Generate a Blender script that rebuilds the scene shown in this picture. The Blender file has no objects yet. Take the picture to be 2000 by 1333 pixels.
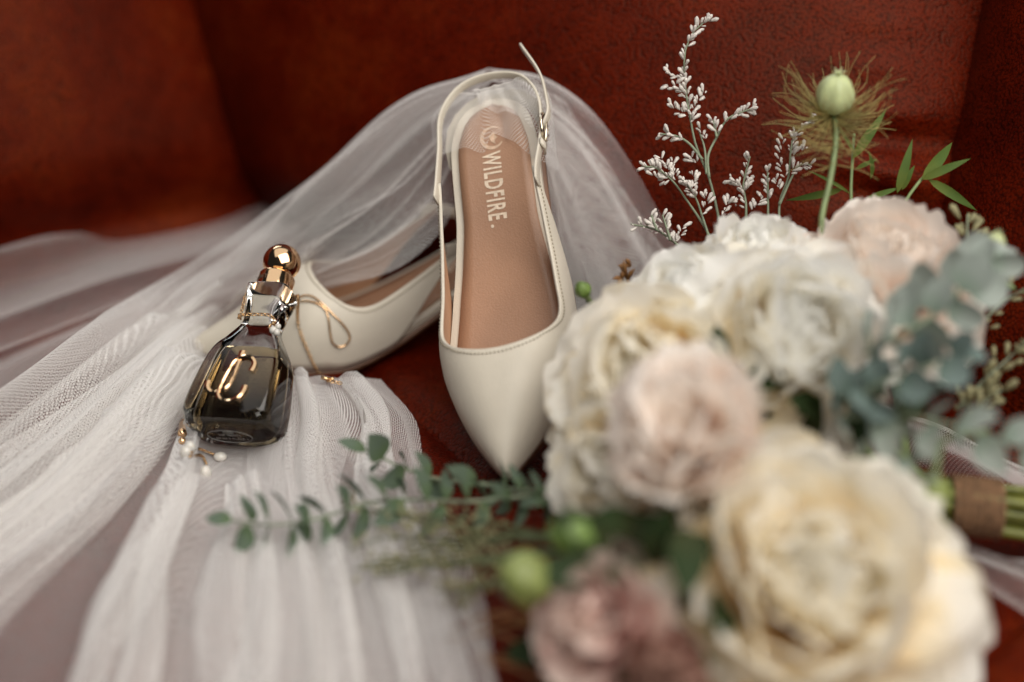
import bpy, bmesh, math, random
import numpy as np
from mathutils import Vector, Matrix, noise
from mathutils.bvhtree import BVHTree

rnd = random.Random(7)
scene = bpy.context.scene
COL = scene.collection
R = math.radians

# ------------------------------------------------------------------ camera
PITCH = R(27.0)
CAM = np.array((0.0, -0.713, 0.393))
FWD = np.array((0.0, math.cos(PITCH), -math.sin(PITCH)))
UPV = np.array((0.0, math.sin(PITCH), math.cos(PITCH)))
RGT = np.array((1.0, 0.0, 0.0))
FPX = 2000 * 50.0 / 36.0
cam_data = bpy.data.cameras.new('camera')
cam_data.lens = 50.0
cam_data.sensor_width = 36.0
cam_data.clip_start = 0.02
cam_data.clip_end = 50.0
cam_data.dof.use_dof = True
cam_data.dof.focus_distance = 0.757
cam_data.dof.aperture_fstop = 2.0
cam_data.dof.aperture_blades = 0
cam = bpy.data.objects.new('camera', cam_data)
cam.location = CAM
cam.rotation_euler = (R(90) - PITCH, 0, 0)
COL.objects.link(cam)
scene.camera = cam

# ------------------------------------------------------------------ light
world = bpy.data.worlds.new('World')
scene.world = world
world.use_nodes = True
wb = world.node_tree.nodes['Background']
wb.inputs['Color'].default_value = (0.80, 0.88, 1.0, 1)
wb.inputs['Strength'].default_value = 0.02


def area(name, loc, target, sx, sy, power, color):
    l = bpy.data.lights.new(name, 'AREA')
    l.shape = 'RECTANGLE'
    l.size, l.size_y = sx, sy
    l.energy = power
    l.color = color
    o = bpy.data.objects.new(name, l)
    o.location = loc
    o.rotation_euler = (Vector(target) - Vector(loc)).to_track_quat('-Z', 'Y').to_euler()
    COL.objects.link(o)
    return o


area('window_light', (0.50, -0.85, 1.25), (0.0, 0.0, 0.03), 1.6, 1.6, 32.0, (1.0, 0.955, 0.89))
area('skylight', (-0.60, 1.90, 1.15), (-0.05, -0.1, 0.0), 1.6, 0.8, 17.0, (0.88, 0.94, 1.0))
area('overhead_fill', (-0.2, 0.1, 1.9), (-0.2, 0.1, 0.0), 2.2, 2.2, 12.0, (1.0, 0.98, 0.95))  # added soft panel overhead, gives the gold monogram something bright to reflect

scene.view_settings.view_transform = 'Standard'
scene.view_settings.look = 'None'
scene.view_settings.exposure = 0.06
scene.view_settings.gamma = 1.0
scene.cycles.transparent_max_bounces = 16
scene.cycles.adaptive_threshold = 0.02
scene.cycles.max_bounces = 10
scene.cycles.diffuse_bounces = 6
scene.cycles.glossy_bounces = 3
scene.cycles.transmission_bounces = 12
scene.cycles.use_denoising = True
scene.cycles.caustics_reflective = False
scene.cycles.caustics_refractive = True
scene.cycles.sample_clamp_indirect = 4.0


# ------------------------------------------------------------------ helpers
def ray(px, py):
    return FWD + RGT * ((px - 1000) / FPX) + UPV * ((666.5 - py) / FPX)


def D(px, py, d):
    return CAM + ray(px, py) * d


def G(px, py, z=0.0):
    r = ray(px, py)
    return CAM + r * ((z - CAM[2]) / r[2])


def norm(v):
    v = np.asarray(v, float)
    return v / np.linalg.norm(v)


def obj(name, verts, faces, mat, parent=None, smooth=True, kind=None):
    me = bpy.data.meshes.new(name)
    me.from_pydata([tuple(map(float, v)) for v in verts], [], [tuple(int(i) for i in f) for f in faces])
    me.update()
    if smooth:
        me.polygons.foreach_set('use_smooth', [True] * len(me.polygons))
    for m in (mat if isinstance(mat, (list, tuple)) else [mat]):
        me.materials.append(m)
    return link(name, me, parent, kind)


def link(name, me, parent=None, kind=None):
    o = bpy.data.objects.new(name, me)
    COL.objects.link(o)
    o.parent = parent
    if kind:
        o['kind'] = kind
    return o


def tag(o, label, cat, group=None):
    o['label'] = label
    o['category'] = cat
    if group:
        o['group'] = group
    return o


def empty(name, M=None, loc=None, parent=None):
    o = bpy.data.objects.new(name, None)
    o.empty_display_size = 0.02
    COL.objects.link(o)
    if M is not None:
        o.matrix_world = M
    if loc is not None:
        o.location = loc
    o.parent = parent
    return o


def grid_faces(nu, nv, closed_u=False, off=0):
    f = []
    for i in range(nu if closed_u else nu - 1):
        for j in range(nv - 1):
            a = i * nv + j
            b = ((i + 1) % nu) * nv + j
            f.append((a + off, b + off, b + 1 + off, a + 1 + off))
    return f


def pchip(xs, ys):
    xs = np.asarray(xs, float)
    ys = np.asarray(ys, float)
    h = np.diff(xs)
    dl = np.diff(ys) / h
    m = np.zeros(len(xs))
    for i in range(1, len(xs) - 1):
        if dl[i - 1] * dl[i] > 0:
            w1, w2 = 2 * h[i] + h[i - 1], h[i] + 2 * h[i - 1]
            m[i] = (w1 + w2) / (w1 / dl[i - 1] + w2 / dl[i])
    m[0], m[-1] = dl[0], dl[-1]

    def f(x):
        x = np.clip(x, xs[0], xs[-1])
        k = np.clip(np.searchsorted(xs, x) - 1, 0, len(xs) - 2)
        t = (x - xs[k]) / h[k]
        return ((2 * t**3 - 3 * t**2 + 1) * ys[k] + (t**3 - 2 * t**2 + t) * h[k] * m[k]
                + (-2 * t**3 + 3 * t**2) * ys[k + 1] + (t**3 - t**2) * h[k] * m[k + 1])
    return f


def sstep(a, b, x):
    t = np.clip((np.asarray(x, float) - a) / (b - a), 0, 1)
    return t * t * (3 - 2 * t)


def catmull(P, n):
    """P: (k,dim) control points -> n points, chord-length parametrised."""
    P = np.asarray(P, float)
    k = len(P)
    if k == 2:
        t = np.linspace(0, 1, n)[:, None]
        return P[0] * (1 - t) + P[1] * t
    d = np.linalg.norm(np.diff(P, axis=0), axis=1)
    s = np.concatenate([[0], np.cumsum(np.maximum(d, 1e-9))])
    m = np.zeros_like(P)
    for i in range(k):
        a, b = max(i - 1, 0), min(i + 1, k - 1)
        m[i] = (P[b] - P[a]) / (s[b] - s[a])
    x = np.linspace(0, s[-1], n)
    j = np.clip(np.searchsorted(s, x) - 1, 0, k - 2)
    h = (s[j + 1] - s[j])
    t = ((x - s[j]) / h)[:, None]
    h = h[:, None]
    return ((2 * t**3 - 3 * t**2 + 1) * P[j] + (t**3 - 2 * t**2 + t) * h * m[j]
            + (-2 * t**3 + 3 * t**2) * P[j + 1] + (t**3 - t**2) * h * m[j + 1])


def tube(path, rad, ns=8, cap=True, taper=None):
    """verts, faces of a round tube along path (n,3); rad scalar or (n,)."""
    path = np.asarray(path, float)
    n = len(path)
    rad = np.broadcast_to(np.asarray(rad, float), (n,))
    tan = np.gradient(path, axis=0)
    tan /= np.maximum(np.linalg.norm(tan, axis=1), 1e-12)[:, None]
    up = np.array((0, 0, 1.0)) if abs(tan[0][2]) < 0.9 else np.array((1.0, 0, 0))
    a = norm(np.cross(tan[0], up))
    V = []
    for i in range(n):
        a = a - tan[i] * np.dot(a, tan[i])
        a = norm(a)
        b = np.cross(tan[i], a)
        for k in range(ns):
            th = 2 * math.pi * k / ns
            V.append(path[i] + rad[i] * (math.cos(th) * a + math.sin(th) * b))
    F = []
    for i in range(n - 1):
        for k in range(ns):
            F.append((i * ns + k, i * ns + (k + 1) % ns, (i + 1) * ns + (k + 1) % ns, (i + 1) * ns + k))
    if cap:
        F.append(tuple(range(ns - 1, -1, -1)))
        F.append(tuple((n - 1) * ns + k for k in range(ns)))
    return V, F


def ribbon(path, width_dirs, w, t):
    """flat strap: rectangular section (rounded a little), width along width_dirs."""
    path = np.asarray(path, float)
    n = len(path)
    tan = np.gradient(path, axis=0)
    tan /= np.linalg.norm(tan, axis=1)[:, None]
    wd = np.asarray(width_dirs, float)
    wd = wd - tan * np.sum(wd * tan, axis=1)[:, None]
    wd /= np.linalg.norm(wd, axis=1)[:, None]
    nd = np.cross(tan, wd)
    w = np.broadcast_to(np.asarray(w, float), (n,))
    sec = [(-.5, -.3), (-.42, -.5), (.42, -.5), (.5, -.3), (.5, .3), (.42, .5), (-.42, .5), (-.5, .3)]
    V = []
    for i in range(n):
        for a, b in sec:
            V.append(path[i] + wd[i] * (a * w[i]) + nd[i] * (b * t))
    ns = 8
    F = []
    for i in range(n - 1):
        for k in range(ns):
            F.append((i * ns + k, i * ns + (k + 1) % ns, (i + 1) * ns + (k + 1) % ns, (i + 1) * ns + k))
    F.append(tuple(range(ns - 1, -1, -1)))
    F.append(tuple((n - 1) * ns + k for k in range(ns)))
    return V, F


def join(parts):
    V, F = [], []
    for v, f in parts:
        o = len(V)
        V += list(v)
        F += [tuple(i + o for i in q) for q in f]
    return V, F


def uvsphere(c, r, nu=14, nv=10, sc=(1, 1, 1)):
    V, F = [], []
    for i in range(nu):
        for j in range(nv):
            th = 2 * math.pi * i / nu
            ph = math.pi * (j + 0.0) / (nv - 1)
            V.append((c[0] + r * sc[0] * math.sin(ph) * math.cos(th), c[1] + r * sc[1] * math.sin(ph) * math.sin(th), c[2] + r * sc[2] * math.cos(ph)))
    return V, grid_faces(nu, nv, True)


def text_mesh(body, size, bold=0.0, spacing=1.0):
    """triangulated flat text as numpy verts (n,2) and faces"""
    c = bpy.data.curves.new('t', 'FONT')
    c.body = body
    c.size = size
    c.offset = bold
    c.space_character = spacing
    c.resolution_u = 3
    o = bpy.data.objects.new('t', c)
    COL.objects.link(o)
    bpy.context.view_layer.update()
    dg = bpy.context.evaluated_depsgraph_get()
    me = o.evaluated_get(dg).to_mesh()
    V = np.array([v.co[:2] for v in me.vertices])
    F = [tuple(p.vertices) for p in me.polygons]
    bpy.data.objects.remove(o)
    bpy.data.curves.remove(c)
    return V, F


# ------------------------------------------------------------------ materials
def new_mat(name):
    m = bpy.data.materials.new(name)
    m.use_nodes = True
    nt = m.node_tree
    return m, nt, nt.nodes['Principled BSDF'], nt.nodes['Material Output']


class NT:
    """tiny node helper"""
    def __init__(s, nt):
        s.nt = nt

    def n(s, t, **kw):
        node = s.nt.nodes.new(t)
        for k, v in kw.items():
            if hasattr(node, k) and not k[0].isupper():
                setattr(node, k, v)
            else:
                node.inputs[k].default_value = v
        return node

    def l(s, a, b):
        s.nt.links.new(a, b)

    def math(s, op, a, b=None, clamp=False):
        m = s.nt.nodes.new('ShaderNodeMath')
        m.operation = op
        m.use_clamp = clamp
        for i, x in enumerate((a, b)):
            if x is None:
                continue
            if isinstance(x, (int, float)):
                m.inputs[i].default_value = x
            else:
                s.l(x, m.inputs[i])
        return m.outputs[0]

    def ramp(s, fac, stops):
        r = s.nt.nodes.new('ShaderNodeValToRGB')
        els = r.color_ramp.elements
        while len(els) < len(stops):
            els.new(0.5)
        for e, (p, c) in zip(els, stops):
            e.position = p
            e.color = (*c, 1) if len(c) == 3 else c
        s.l(fac, r.inputs[0])
        return r.outputs[0]


def simple(name, col, rough=0.5, metal=0.0, spec=0.5, noise_scale=None, noise_amt=0.25, bump=0.0, bump_scale=400, sheen=0.0, sss=0.0):
    m, nt, p, out = new_mat(name)
    p.inputs['Base Color'].default_value = (*col, 1)
    p.inputs['Roughness'].default_value = rough
    p.inputs['Metallic'].default_value = metal
    p.inputs['Specular IOR Level'].default_value = spec
    p.inputs['Sheen Weight'].default_value = sheen
    if sss:
        p.inputs['Subsurface Weight'].default_value = sss
        p.inputs['Subsurface Radius'].default_value = (0.004, 0.003, 0.002)
        p.inputs['Subsurface Scale'].default_value = 1.0
    k = NT(nt)
    tc = k.n('ShaderNodeTexCoord')
    if noise_scale:
        nz = k.n('ShaderNodeTexNoise', Scale=noise_scale, Detail=4.0)
        k.l(tc.outputs['Object'], nz.inputs['Vector'])
        dk = tuple(c * (1 - noise_amt) for c in col)
        lt = tuple(min(1, c * (1 + noise_amt * .7)) for c in col)
        k.l(k.ramp(nz.outputs['Fac'], [(0.3, dk), (0.7, lt)]), p.inputs['Base Color'])
    if bump:
        nb = k.n('ShaderNodeTexNoise', Scale=bump_scale, Detail=3.0)
        k.l(tc.outputs['Object'], nb.inputs['Vector'])
        b = k.n('ShaderNodeBump', Strength=bump, Distance=0.001)
        k.l(nb.outputs['Fac'], b.inputs['Height'])
        k.l(b.outputs['Normal'], p.inputs['Normal'])
    return m


def leather_mat():
    m, nt, p, out = new_mat('red_brown_leather')
    k = NT(nt)
    tc = k.n('ShaderNodeTexCoord')
    big = k.n('ShaderNodeTexNoise', Scale=9.0, Detail=3.0, Roughness=0.6)
    k.l(tc.outputs['Object'], big.inputs['Vector'])
    fine = k.n('ShaderNodeTexNoise', Scale=85.0, Detail=3.0, Roughness=0.65)
    k.l(tc.outputs['Object'], fine.inputs['Vector'])
    cell = k.n('ShaderNodeTexVoronoi', Scale=560.0)
    k.l(tc.outputs['Object'], cell.inputs['Vector'])
    mix = k.math('ADD', k.math('MULTIPLY', big.outputs['Fac'], 0.74), k.math('MULTIPLY', fine.outputs['Fac'], 0.26))
    col = k.ramp(mix, [(0.28, (0.046, 0.0020, 0.0002)), (0.5, (0.100, 0.0062, 0.0006)), (0.72, (0.170, 0.021, 0.0024))])
    gr = k.math('MULTIPLY', cell.outputs['Distance'], cell.outputs['Distance'])
    dark = k.n('ShaderNodeMixRGB', blend_type='MULTIPLY')
    dark.inputs[0].default_value = 0.65
    k.l(col, dark.inputs[1])
    k.l(k.ramp(gr, [(0.10, (1, 1, 1)), (0.55, (0.15, 0.12, 0.12))]), dark.inputs[2])
    k.l(dark.outputs[0], p.inputs['Base Color'])
    h = k.math('ADD', k.math('MULTIPLY', gr, -1.1), k.math('MULTIPLY', fine.outputs['Fac'], 1.6))
    b = k.n('ShaderNodeBump', Strength=0.7, Distance=0.0005)
    k.l(h, b.inputs['Height'])
    k.l(b.outputs['Normal'], p.inputs['Normal'])
    k.l(k.ramp(fine.outputs['Fac'], [(0.3, (0.38,) * 3), (0.7, (0.52,) * 3)]), p.inputs['Roughness'])
    p.inputs['Specular IOR Level'].default_value = 0.15
    p.inputs['Specular Tint'].default_value = (1.0, 0.62, 0.42, 1)
    return m


M_LEATHER = leather_mat()
M_THREAD = simple('dark_thread', (0.03, 0.012, 0.008), 0.8)
M_SHOE = simple('ivory_shoe_leather', (0.66, 0.60, 0.50), 0.42, spec=0.38, noise_scale=55, noise_amt=0.05, bump=0.28, bump_scale=1300)
M_LINING = simple('tan_lining', (0.50, 0.28, 0.165), 0.5, noise_scale=60, noise_amt=0.08, bump=0.12, bump_scale=700)
M_SOCK = simple('tan_insole', (0.37, 0.205, 0.125), 0.42, noise_scale=22, noise_amt=0.16, bump=0.22, bump_scale=900)
M_SOLE = simple('brown_outsole', (0.16, 0.075, 0.04), 0.5, noise_scale=30)
M_PRINT = simple('pale_foil_print', (0.74, 0.60, 0.46), 0.45, noise_scale=500, noise_amt=.18)
M_FAINT = simple('faint_foil_print', (0.58, 0.41, 0.29), 0.45, noise_scale=400, noise_amt=.2)
M_STITCH = simple('ivory_thread', (0.30, 0.25, 0.18), 0.7)
M_BUCKLE = simple('pale_gold_metal', (0.85, 0.75, 0.58), 0.22, metal=1.0)
M_GOLD = simple('rose_gold_metal', (0.93, 0.62, 0.36), 0.10, metal=1.0)
M_CHAIN = simple('gold_chain_metal', (0.85, 0.58, 0.32), 0.22, metal=1.0)
M_PEARL = simple('white_pearl', (0.64, 0.61, 0.56), 0.18, spec=0.7, noise_scale=90, noise_amt=0.06, sss=0.15)

# ------------------------------------------------------------------ sofa
def groove(x, y, pts, width, depth):
    """signed pleat: depth below the surface near a polyline in plan"""
    best = np.full(np.shape(x), 1e9)
    for (ax, ay), (bx, by) in zip(pts[:-1], pts[1:]):
        dx, dy = bx - ax, by - ay
        t = np.clip(((x - ax) * dx + (y - ay) * dy) / (dx * dx + dy * dy), 0, 1)
        best = np.minimum(best, np.hypot(x - ax - t * dx, y - ay - t * dy))
    return -depth * np.exp(-(best / width) ** 1.3)


def g2(*pix):
    return [tuple(G(px, py, 0)[:2]) for px, py in pix]


GROOVES = [
    (g2((700, 700), (765, 770), (850, 830), (905, 890), (935, 945)), 0.006, 0.010),
    (g2((935, 945), (880, 935), (820, 955), (760, 990), (700, 1030)), 0.004, 0.006),
    (g2((935, 945), (1010, 960), (1120, 1010), (1250, 1090)), 0.005, 0.008),
    (g2((40, 980), (120, 1015), (210, 1068), (330, 1160), (420, 1260)), 0.0035, 0.006),
    (g2((690, 1000), (720, 1100), (760, 1240), (800, 1400)), 0.0045, 0.008),
    (g2((1780, 1400), (1860, 1318), (1960, 1220), (2080, 1120)), 0.005, 0.009),
]


def seat_z(x, y):
    x = np.asarray(x, float)
    y = np.asarray(y, float)
    z = 0.004 * np.sin(x * 9 + 1.3) * np.cos(y * 8 + 0.4) - 0.002
    for pts, w, d in GROOVES:
        z = z + groove(x, y, pts, w, d)
    return z


sofa = empty('leather_sofa', loc=(0, 0.05, 0))
sofa_off = np.array((0, 0.05, 0))
tag(sofa, 'red-brown leather sofa with padded seat, arm and reclined back panels', 'sofa')

nx, ny = 300, 220
xs = np.linspace(-0.80, 0.62, nx)
ys = np.linspace(-0.42, 0.62, ny)
X, Y = np.meshgrid(xs, ys, indexing='ij')
Z = seat_z(X, Y)
Z = Z - 0.08 * np.clip((-0.33 - Y) / 0.09, 0, 1) ** 2      # the front edge rolls down
V = np.stack([X, Y, Z], -1).reshape(-1, 3) - sofa_off
F = [tuple(reversed(f)) for f in grid_faces(nx, ny)][:]
F = [f[::-1] for f in F]
rimv = []
nb = len(V)
seat_obj = obj('seat_cushion', V, F, M_LEATHER, sofa)
sm = seat_obj.modifiers.new('body', 'SOLIDIFY')
sm.thickness = 0.11
sm.offset = -1.0


def panel(name, BL, BR, TL, TR, bulge, n=(90, 70), edge=6.0, wrinkle=0.0, parent=None, seed=0.0, vbulge=0.02):
    BL, BR, TL, TR = (np.array(p, float) for p in (BL, BR, TL, TR))
    nrm = norm(np.cross(BR - BL, TL - BL))      # faces the viewer (-y side)
    if nrm[1] > 0:
        nrm = -nrm
    u = np.linspace(0, 1, n[0])
    v = np.linspace(-0.12, 1, n[1])
    U, W = np.meshgrid(u, v, indexing='ij')
    P = (BL * ((1 - U) * (1 - W))[..., None] + BR * (U * (1 - W))[..., None] + TL * ((1 - U) * W)[..., None] + TR * (U * W)[..., None])
    prof = (1 - np.abs(2 * U - 1) ** edge) ** 0.75 * (1 - 0.35 * np.clip(1 - W / 0.12, 0, 1) ** 2)
    if wrinkle:
        wr = np.zeros_like(U)
        for k in range(5):
            wr += np.sin(W * (40 + 13 * k) + 9 * U + k * 2.1 + seed) * np.exp(-((U - (0.965 - .01 * k)) / 0.035) ** 2)
        prof = prof + wr * wrinkle
    vb = np.sin(np.pi * np.clip(W, 0, 1)) * vbulge
    P = P + nrm * (bulge * prof + vb * (1 - np.abs(2 * U - 1) ** 4))[..., None]
    back = -nrm * 0.09
    o = obj(name, P.reshape(-1, 3) - sofa_off, grid_faces(*n), M_LEATHER, parent)
    s = o.modifiers.new('body', 'SOLIDIFY')
    s.thickness = 0.07
    s.offset = -1.0 if True else 1.0
    # make sure normals face the viewer
    me = o.data
    if np.dot(np.array(me.polygons[len(me.polygons) // 2].normal), nrm) < 0:
        me.flip_normals()
    return o


C0 = np.array((-0.178, 0.305, 0.0))
CT = C0 + 0.34 * np.array((-0.46, 0.615, 1.0))
B1 = np.array((0.233, -0.002, 0.0))
T1 = B1 + 0.34 * np.array((0.26, 0.62, 1.0))
B2 = B1 + (B1 - C0) * 1.05
T2 = T1 + (B1 - C0) * 1.10
bd = norm(B1 - C0)
panel('backrest_panel', C0 - bd * 0.05, B1 + bd * .012, CT - bd * 0.05, T1 + bd * .012, 0.085, edge=2.6, wrinkle=0.035, parent=sofa)
panel('backrest_panel', B1 - bd * .012, B2, T1 - bd * .012, T2, 0.075, edge=4, wrinkle=0.0, parent=sofa)
A1 = np.array((-0.78, -0.057, 0.0))
AT = A1 + 0.34 * np.array((-0.55, 0.25, 1.0))
ad = norm(C0 - A1)
panel('armrest', A1, C0 + ad * .06, AT, CT + ad * .06, 0.075, vbulge=0.05, edge=2.8, parent=sofa)


def seam(pts, n_skip=0.0052):
    P = catmull([np.array((x, y, 0.0)) for x, y in pts], 200)
    P[:, 2] = seat_z(P[:, 0], P[:, 1]) + 0.0008
    d = np.concatenate([[0], np.cumsum(np.linalg.norm(np.diff(P, axis=0), axis=1))])
    q, parts = 0.0, []
    while q < d[-1] - .004:
        sg = np.stack([np.interp(np.linspace(q, q + .0038, 4), d, P[:, k]) for k in range(3)], 1)
        parts.append(tube(sg - sofa_off, .0007, 5))
        q += n_skip
    return join(parts)


for k_ in (3, 5):
    obj('seat_stitching', *seam(GROOVES[k_][0]), M_THREAD, sofa, kind='stuff')


def pose(T, a, up, roll=0.0):
    """local +x = toe direction (-a), +z = up, origin at the toe tip"""
    X = -norm(a)
    Zv = np.array(up, float)
    Zv = norm(Zv - X * np.dot(Zv, X))
    Yv = np.cross(Zv, X)
    c, s = math.cos(roll), math.sin(roll)
    Z2 = c * Zv + s * Yv
    Y2 = np.cross(Z2, X)
    M = Matrix.Identity(4)
    for i in range(3):
        M[i][0], M[i][1], M[i][2], M[i][3] = X[i], Y2[i], Z2[i], T[i]
    return M


# ------------------------------------------------------------------ shoes
SL = 0.222
w_f = pchip([0, .012, .04, .08, .15, .22, .29, .36, .48, .6, .7, .85, .93, .97, 1.0],
            [.0010, .0038, .0084, .0142, .0230, .0300, .0350, .0372, .0345, .0300, .0272, .0268, .0228, .0170, .004])
h_f = pchip([0, .03, .1, .2, .3, .4, .55, .75, 1], [.005, .0110, .0205, .0320, .0400, .0420, .0440, .0470, .050])


def zb_f(s):
    s = np.asarray(s, float)
    return 0.004 + 0.007 * np.clip(1 - s / .3, 0, 1) ** 2 + 0.052 * sstep(.34, 1.0, s) ** 0.95


S_T = 0.290
S_E = 0.70
H_S = 1.0


def sec(s, th):
    """point on the upper at station s, angle th (0 bottom edge .. pi/2 ridge)"""
    n = 2.05 + 0.75 * sstep(.05, .33, s)
    y = w_f(s) * np.abs(np.cos(th)) ** (2 / n) * (1 + .14 * sstep(.42, .72, s))
    z = zb_f(s) + h_f(s) * (1 + (H_S - 1) * sstep(.1, .35, s)) * np.abs(np.sin(th)) ** (2 / n)
    return y, z


def th_cut(s):
    k = np.clip((s - S_T) / 0.15, 0, 1)
    k2 = np.clip((s - S_T - 0.15) / (S_E - S_T - 0.15), 0, 1)
    return math.pi / 2 - R(57) * np.maximum(0, 1 - (1 - k) ** 2.2) ** 0.62 + R(3) * k2


def th_low(s):
    return R(28) * sstep(.50, S_E, s)


def make_shoe(name, M, buckle=True, tail=None, st_h=0.013, s_t=0.290, hs=1.0):
    global S_T, H_S
    S_T, H_S = s_t, hs
    root = empty(name, M)
    # upper (vamp and sides)
    s1 = np.concatenate([np.linspace(0, 0.06, 10)[:-1], np.linspace(.06, S_T, 34)[:-1],
                         S_T + (np.linspace(0, 1, 26) ** 2) * 0.15, np.linspace(S_T + .15, S_E, 22)[1:]])
    nq = 22
    V, F = [], []
    for sd in (1, -1):
        off = len(V)
        for s in s1:
            a, b = th_low(s), th_cut(s)
            for q in np.linspace(0, 1, nq):
                y, z = sec(s, a + (b - a) * q)
                V.append((-s * SL, sd * float(y), float(z)))
        g = grid_faces(len(s1), nq, off=off)
        F += g if sd == 1 else [f[::-1] for f in g]
    bm = bmesh.new()
    bv = [bm.verts.new(v) for v in V]
    for f in F:
        try:
            bm.faces.new([bv[i] for i in f])
        except ValueError:
            pass
    bmesh.ops.remove_doubles(bm, verts=bm.verts, dist=2e-5)
    bmesh.ops.recalc_face_normals(bm, faces=bm.faces)
    me = bpy.data.meshes.new('upper')
    bm.to_mesh(me)
    bm.free()
    # outward test
    p = me.polygons[len(me.polygons) // 3]
    if p.normal.y * p.center.y < 0:
        me.flip_normals()
    me.polygons.foreach_set('use_smooth', [True] * len(me.polygons))
    for m in (M_SHOE, M_LINING, M_SHOE):
        me.materials.append(m)
    up = link('upper', me, root)
    so = up.modifiers.new('thickness', 'SOLIDIFY')
    so.thickness = 0.0017
    so.offset = -1
    so.material_offset = 1
    so.material_offset_rim = 2
    # footbed with ivory edge, sock lining, outsole
    ss = np.concatenate([np.linspace(0.004, .1, 10)[:-1], np.linspace(.1, .92, 50)[:-1], np.linspace(.92, 1.0, 14)])

    def slab(z0, z1, inset, s_a=0.0, s_b=1.0):
        V, F = [], []
        sel = ss[(ss >= s_a) & (ss <= s_b)]
        m = 9
        for s in sel:
            w = max(float(w_f(s)) - inset, 0.0006)
            x = -s * SL
            xx = x if inset <= 0 else -SL * (0.5 + (s - 0.5) * (1 - 2 * inset / SL))
            zz = float(zb_f(s))
            for k in range(m):
                y = w * (2 * k / (m - 1) - 1)
                dish = 0.0012 * (1 - (y / max(w, 1e-6)) ** 2)
                V.append((xx, y, zz + z1 - dish))
            for k in range(m):
                y = w * (1 - 2 * k / (m - 1))
                V.append((xx, y, zz + z0))
        n = len(sel)
        mm = 2 * m
        for i in range(n - 1):
            for k in range(mm):
                F.append((i * mm + k, i * mm + (k + 1) % mm, (i + 1) * mm + (k + 1) % mm, (i + 1) * mm + k))
        F.append(tuple(range(mm - 1, -1, -1)))
        F.append(tuple((n - 1) * mm + k for k in range(mm)))
        return V, F
    fb = obj('footbed', *slab(-0.0005, 0.0042, 0.0022), M_SHOE, root)
    sock = obj('insole', *slab(0.0030, 0.0052, 0.0068), M_SOCK, root)
    obj('outsole', *slab(-0.0038, -0.0006, 0.0004), M_SOLE, root)
    for o in (fb,):
        b = o.modifiers.new('edge', 'BEVEL')
        b.width = 0.0012
        b.segments = 2
        b.limit_method = 'ANGLE'
        b.angle_limit = R(50)
    # printed name and flame badge on the insole, following its curve
    def on_sock(u, v, lift=0.0003):
        """u along heel->toe (m from the heel end), v across"""
        s = 0.5 + (0.5 - u / SL) / (1 - 2 * 0.0068 / SL)
        w = max(float(w_f(s)) - 0.0068, .001)
        dish = 0.0012 * (1 - min(1, (v / w) ** 2))
        return (-SL + u, v, float(zb_f(s)) + 0.0052 - dish + lift)
    tv, tf = text_mesh('WILDFIRE', 0.0160, bold=0.0004, spacing=1.2)
    tv = tv * np.array((0.43, 0.88))
    # letters run heel -> toe, tops towards +y
    obj('printed_name', [on_sock(0.038 + a, -0.0055 + b - 0.0008) for a, b in tv], tf, M_PRINT, sock, smooth=False)
    dot = [(0.0755 + 0.0009 * math.cos(t), -0.0050 + 0.0009 * math.sin(t)) for t in np.linspace(0, 2 * math.pi, 10)[:-1]]
    obj('printed_dot', [on_sock(*d) for d in dot], [tuple(range(9))], M_PRINT, sock, smooth=False)
    ring, rf = [], []
    nr = 30
    for i in range(nr):
        th = R(35) + R(290) * i / (nr - 1)
        wd = 0.0011 * math.sin(math.pi * (0.12 + 0.82 * i / (nr - 1)))
        for r in (0.0062 - wd, 0.0062 + wd):
            ring.append(on_sock(0.0295 + r * math.sin(th), r * math.cos(th)))
    rf = [(2 * i, 2 * i + 1, 2 * i + 3, 2 * i + 2) for i in range(nr - 1)]
    fl = [(-.0030, 0), (-.0006, -.0024), (.0024, -.0010), (.0042, .0014), (.0016, .0010), (.0004, .0028), (-.0012, .0010), (-.0022, .0020)]
    o0 = len(ring)
    ring += [on_sock(0.0295 + a, b) for a, b in fl]
    rf.append(tuple(o0 + i for i in range(len(fl))))
    obj('printed_badge', ring, rf, M_FAINT, sock, smooth=False)
    # topline stitching
    st = []
    path = []
    for sd in (1, -1):
        pts = []
        for s in np.concatenate([S_T + 0.0006 + (np.linspace(0, 1, 160) ** 2) * 0.085, np.linspace(S_T + .086, S_E - .02, 300)]):
            c = th_cut(s)
            y1, z1 = sec(s, c)
            y0, z0 = sec(s, c - 0.01)
            # step down the wall and, at the throat, forward
            k = min(1, (s - S_T) / 0.03)
            ds = 0.0026 * (1 - k) ** 0.5
            yy, zz = sec(s - ds / SL, max(c - 0.075 * k, 0))
            n_ = norm((0.0, sd * yy / 0.03, max(zz - zb_f(s) - 0.02, 0.002) / 0.03))
            pts.append(np.array((-(s * SL) + ds, sd * float(yy), float(zz))) + n_ * 0.0002)
        path.append(np.array(pts))
    line = np.concatenate([path[0][::-1], path[1]])
    d = np.concatenate([[0], np.cumsum(np.linalg.norm(np.diff(line, axis=0), axis=1))])
    pos = 0.0
    while pos < d[-1] - 0.002:
        seg = np.stack([np.interp(np.linspace(pos, pos + 0.0011, 3), d, line[:, k]) for k in range(3)], 1)
        st.append(tube(seg, 0.00040, 5))
        pos += 0.0021
    obj('topline_stitching', *join(st), M_STITCH, up, kind='stuff')
    # kitten heel
    V, F = [], []
    nh, nk = 14, 20
    zt = float(zb_f(0.90)) - 0.002
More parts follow.
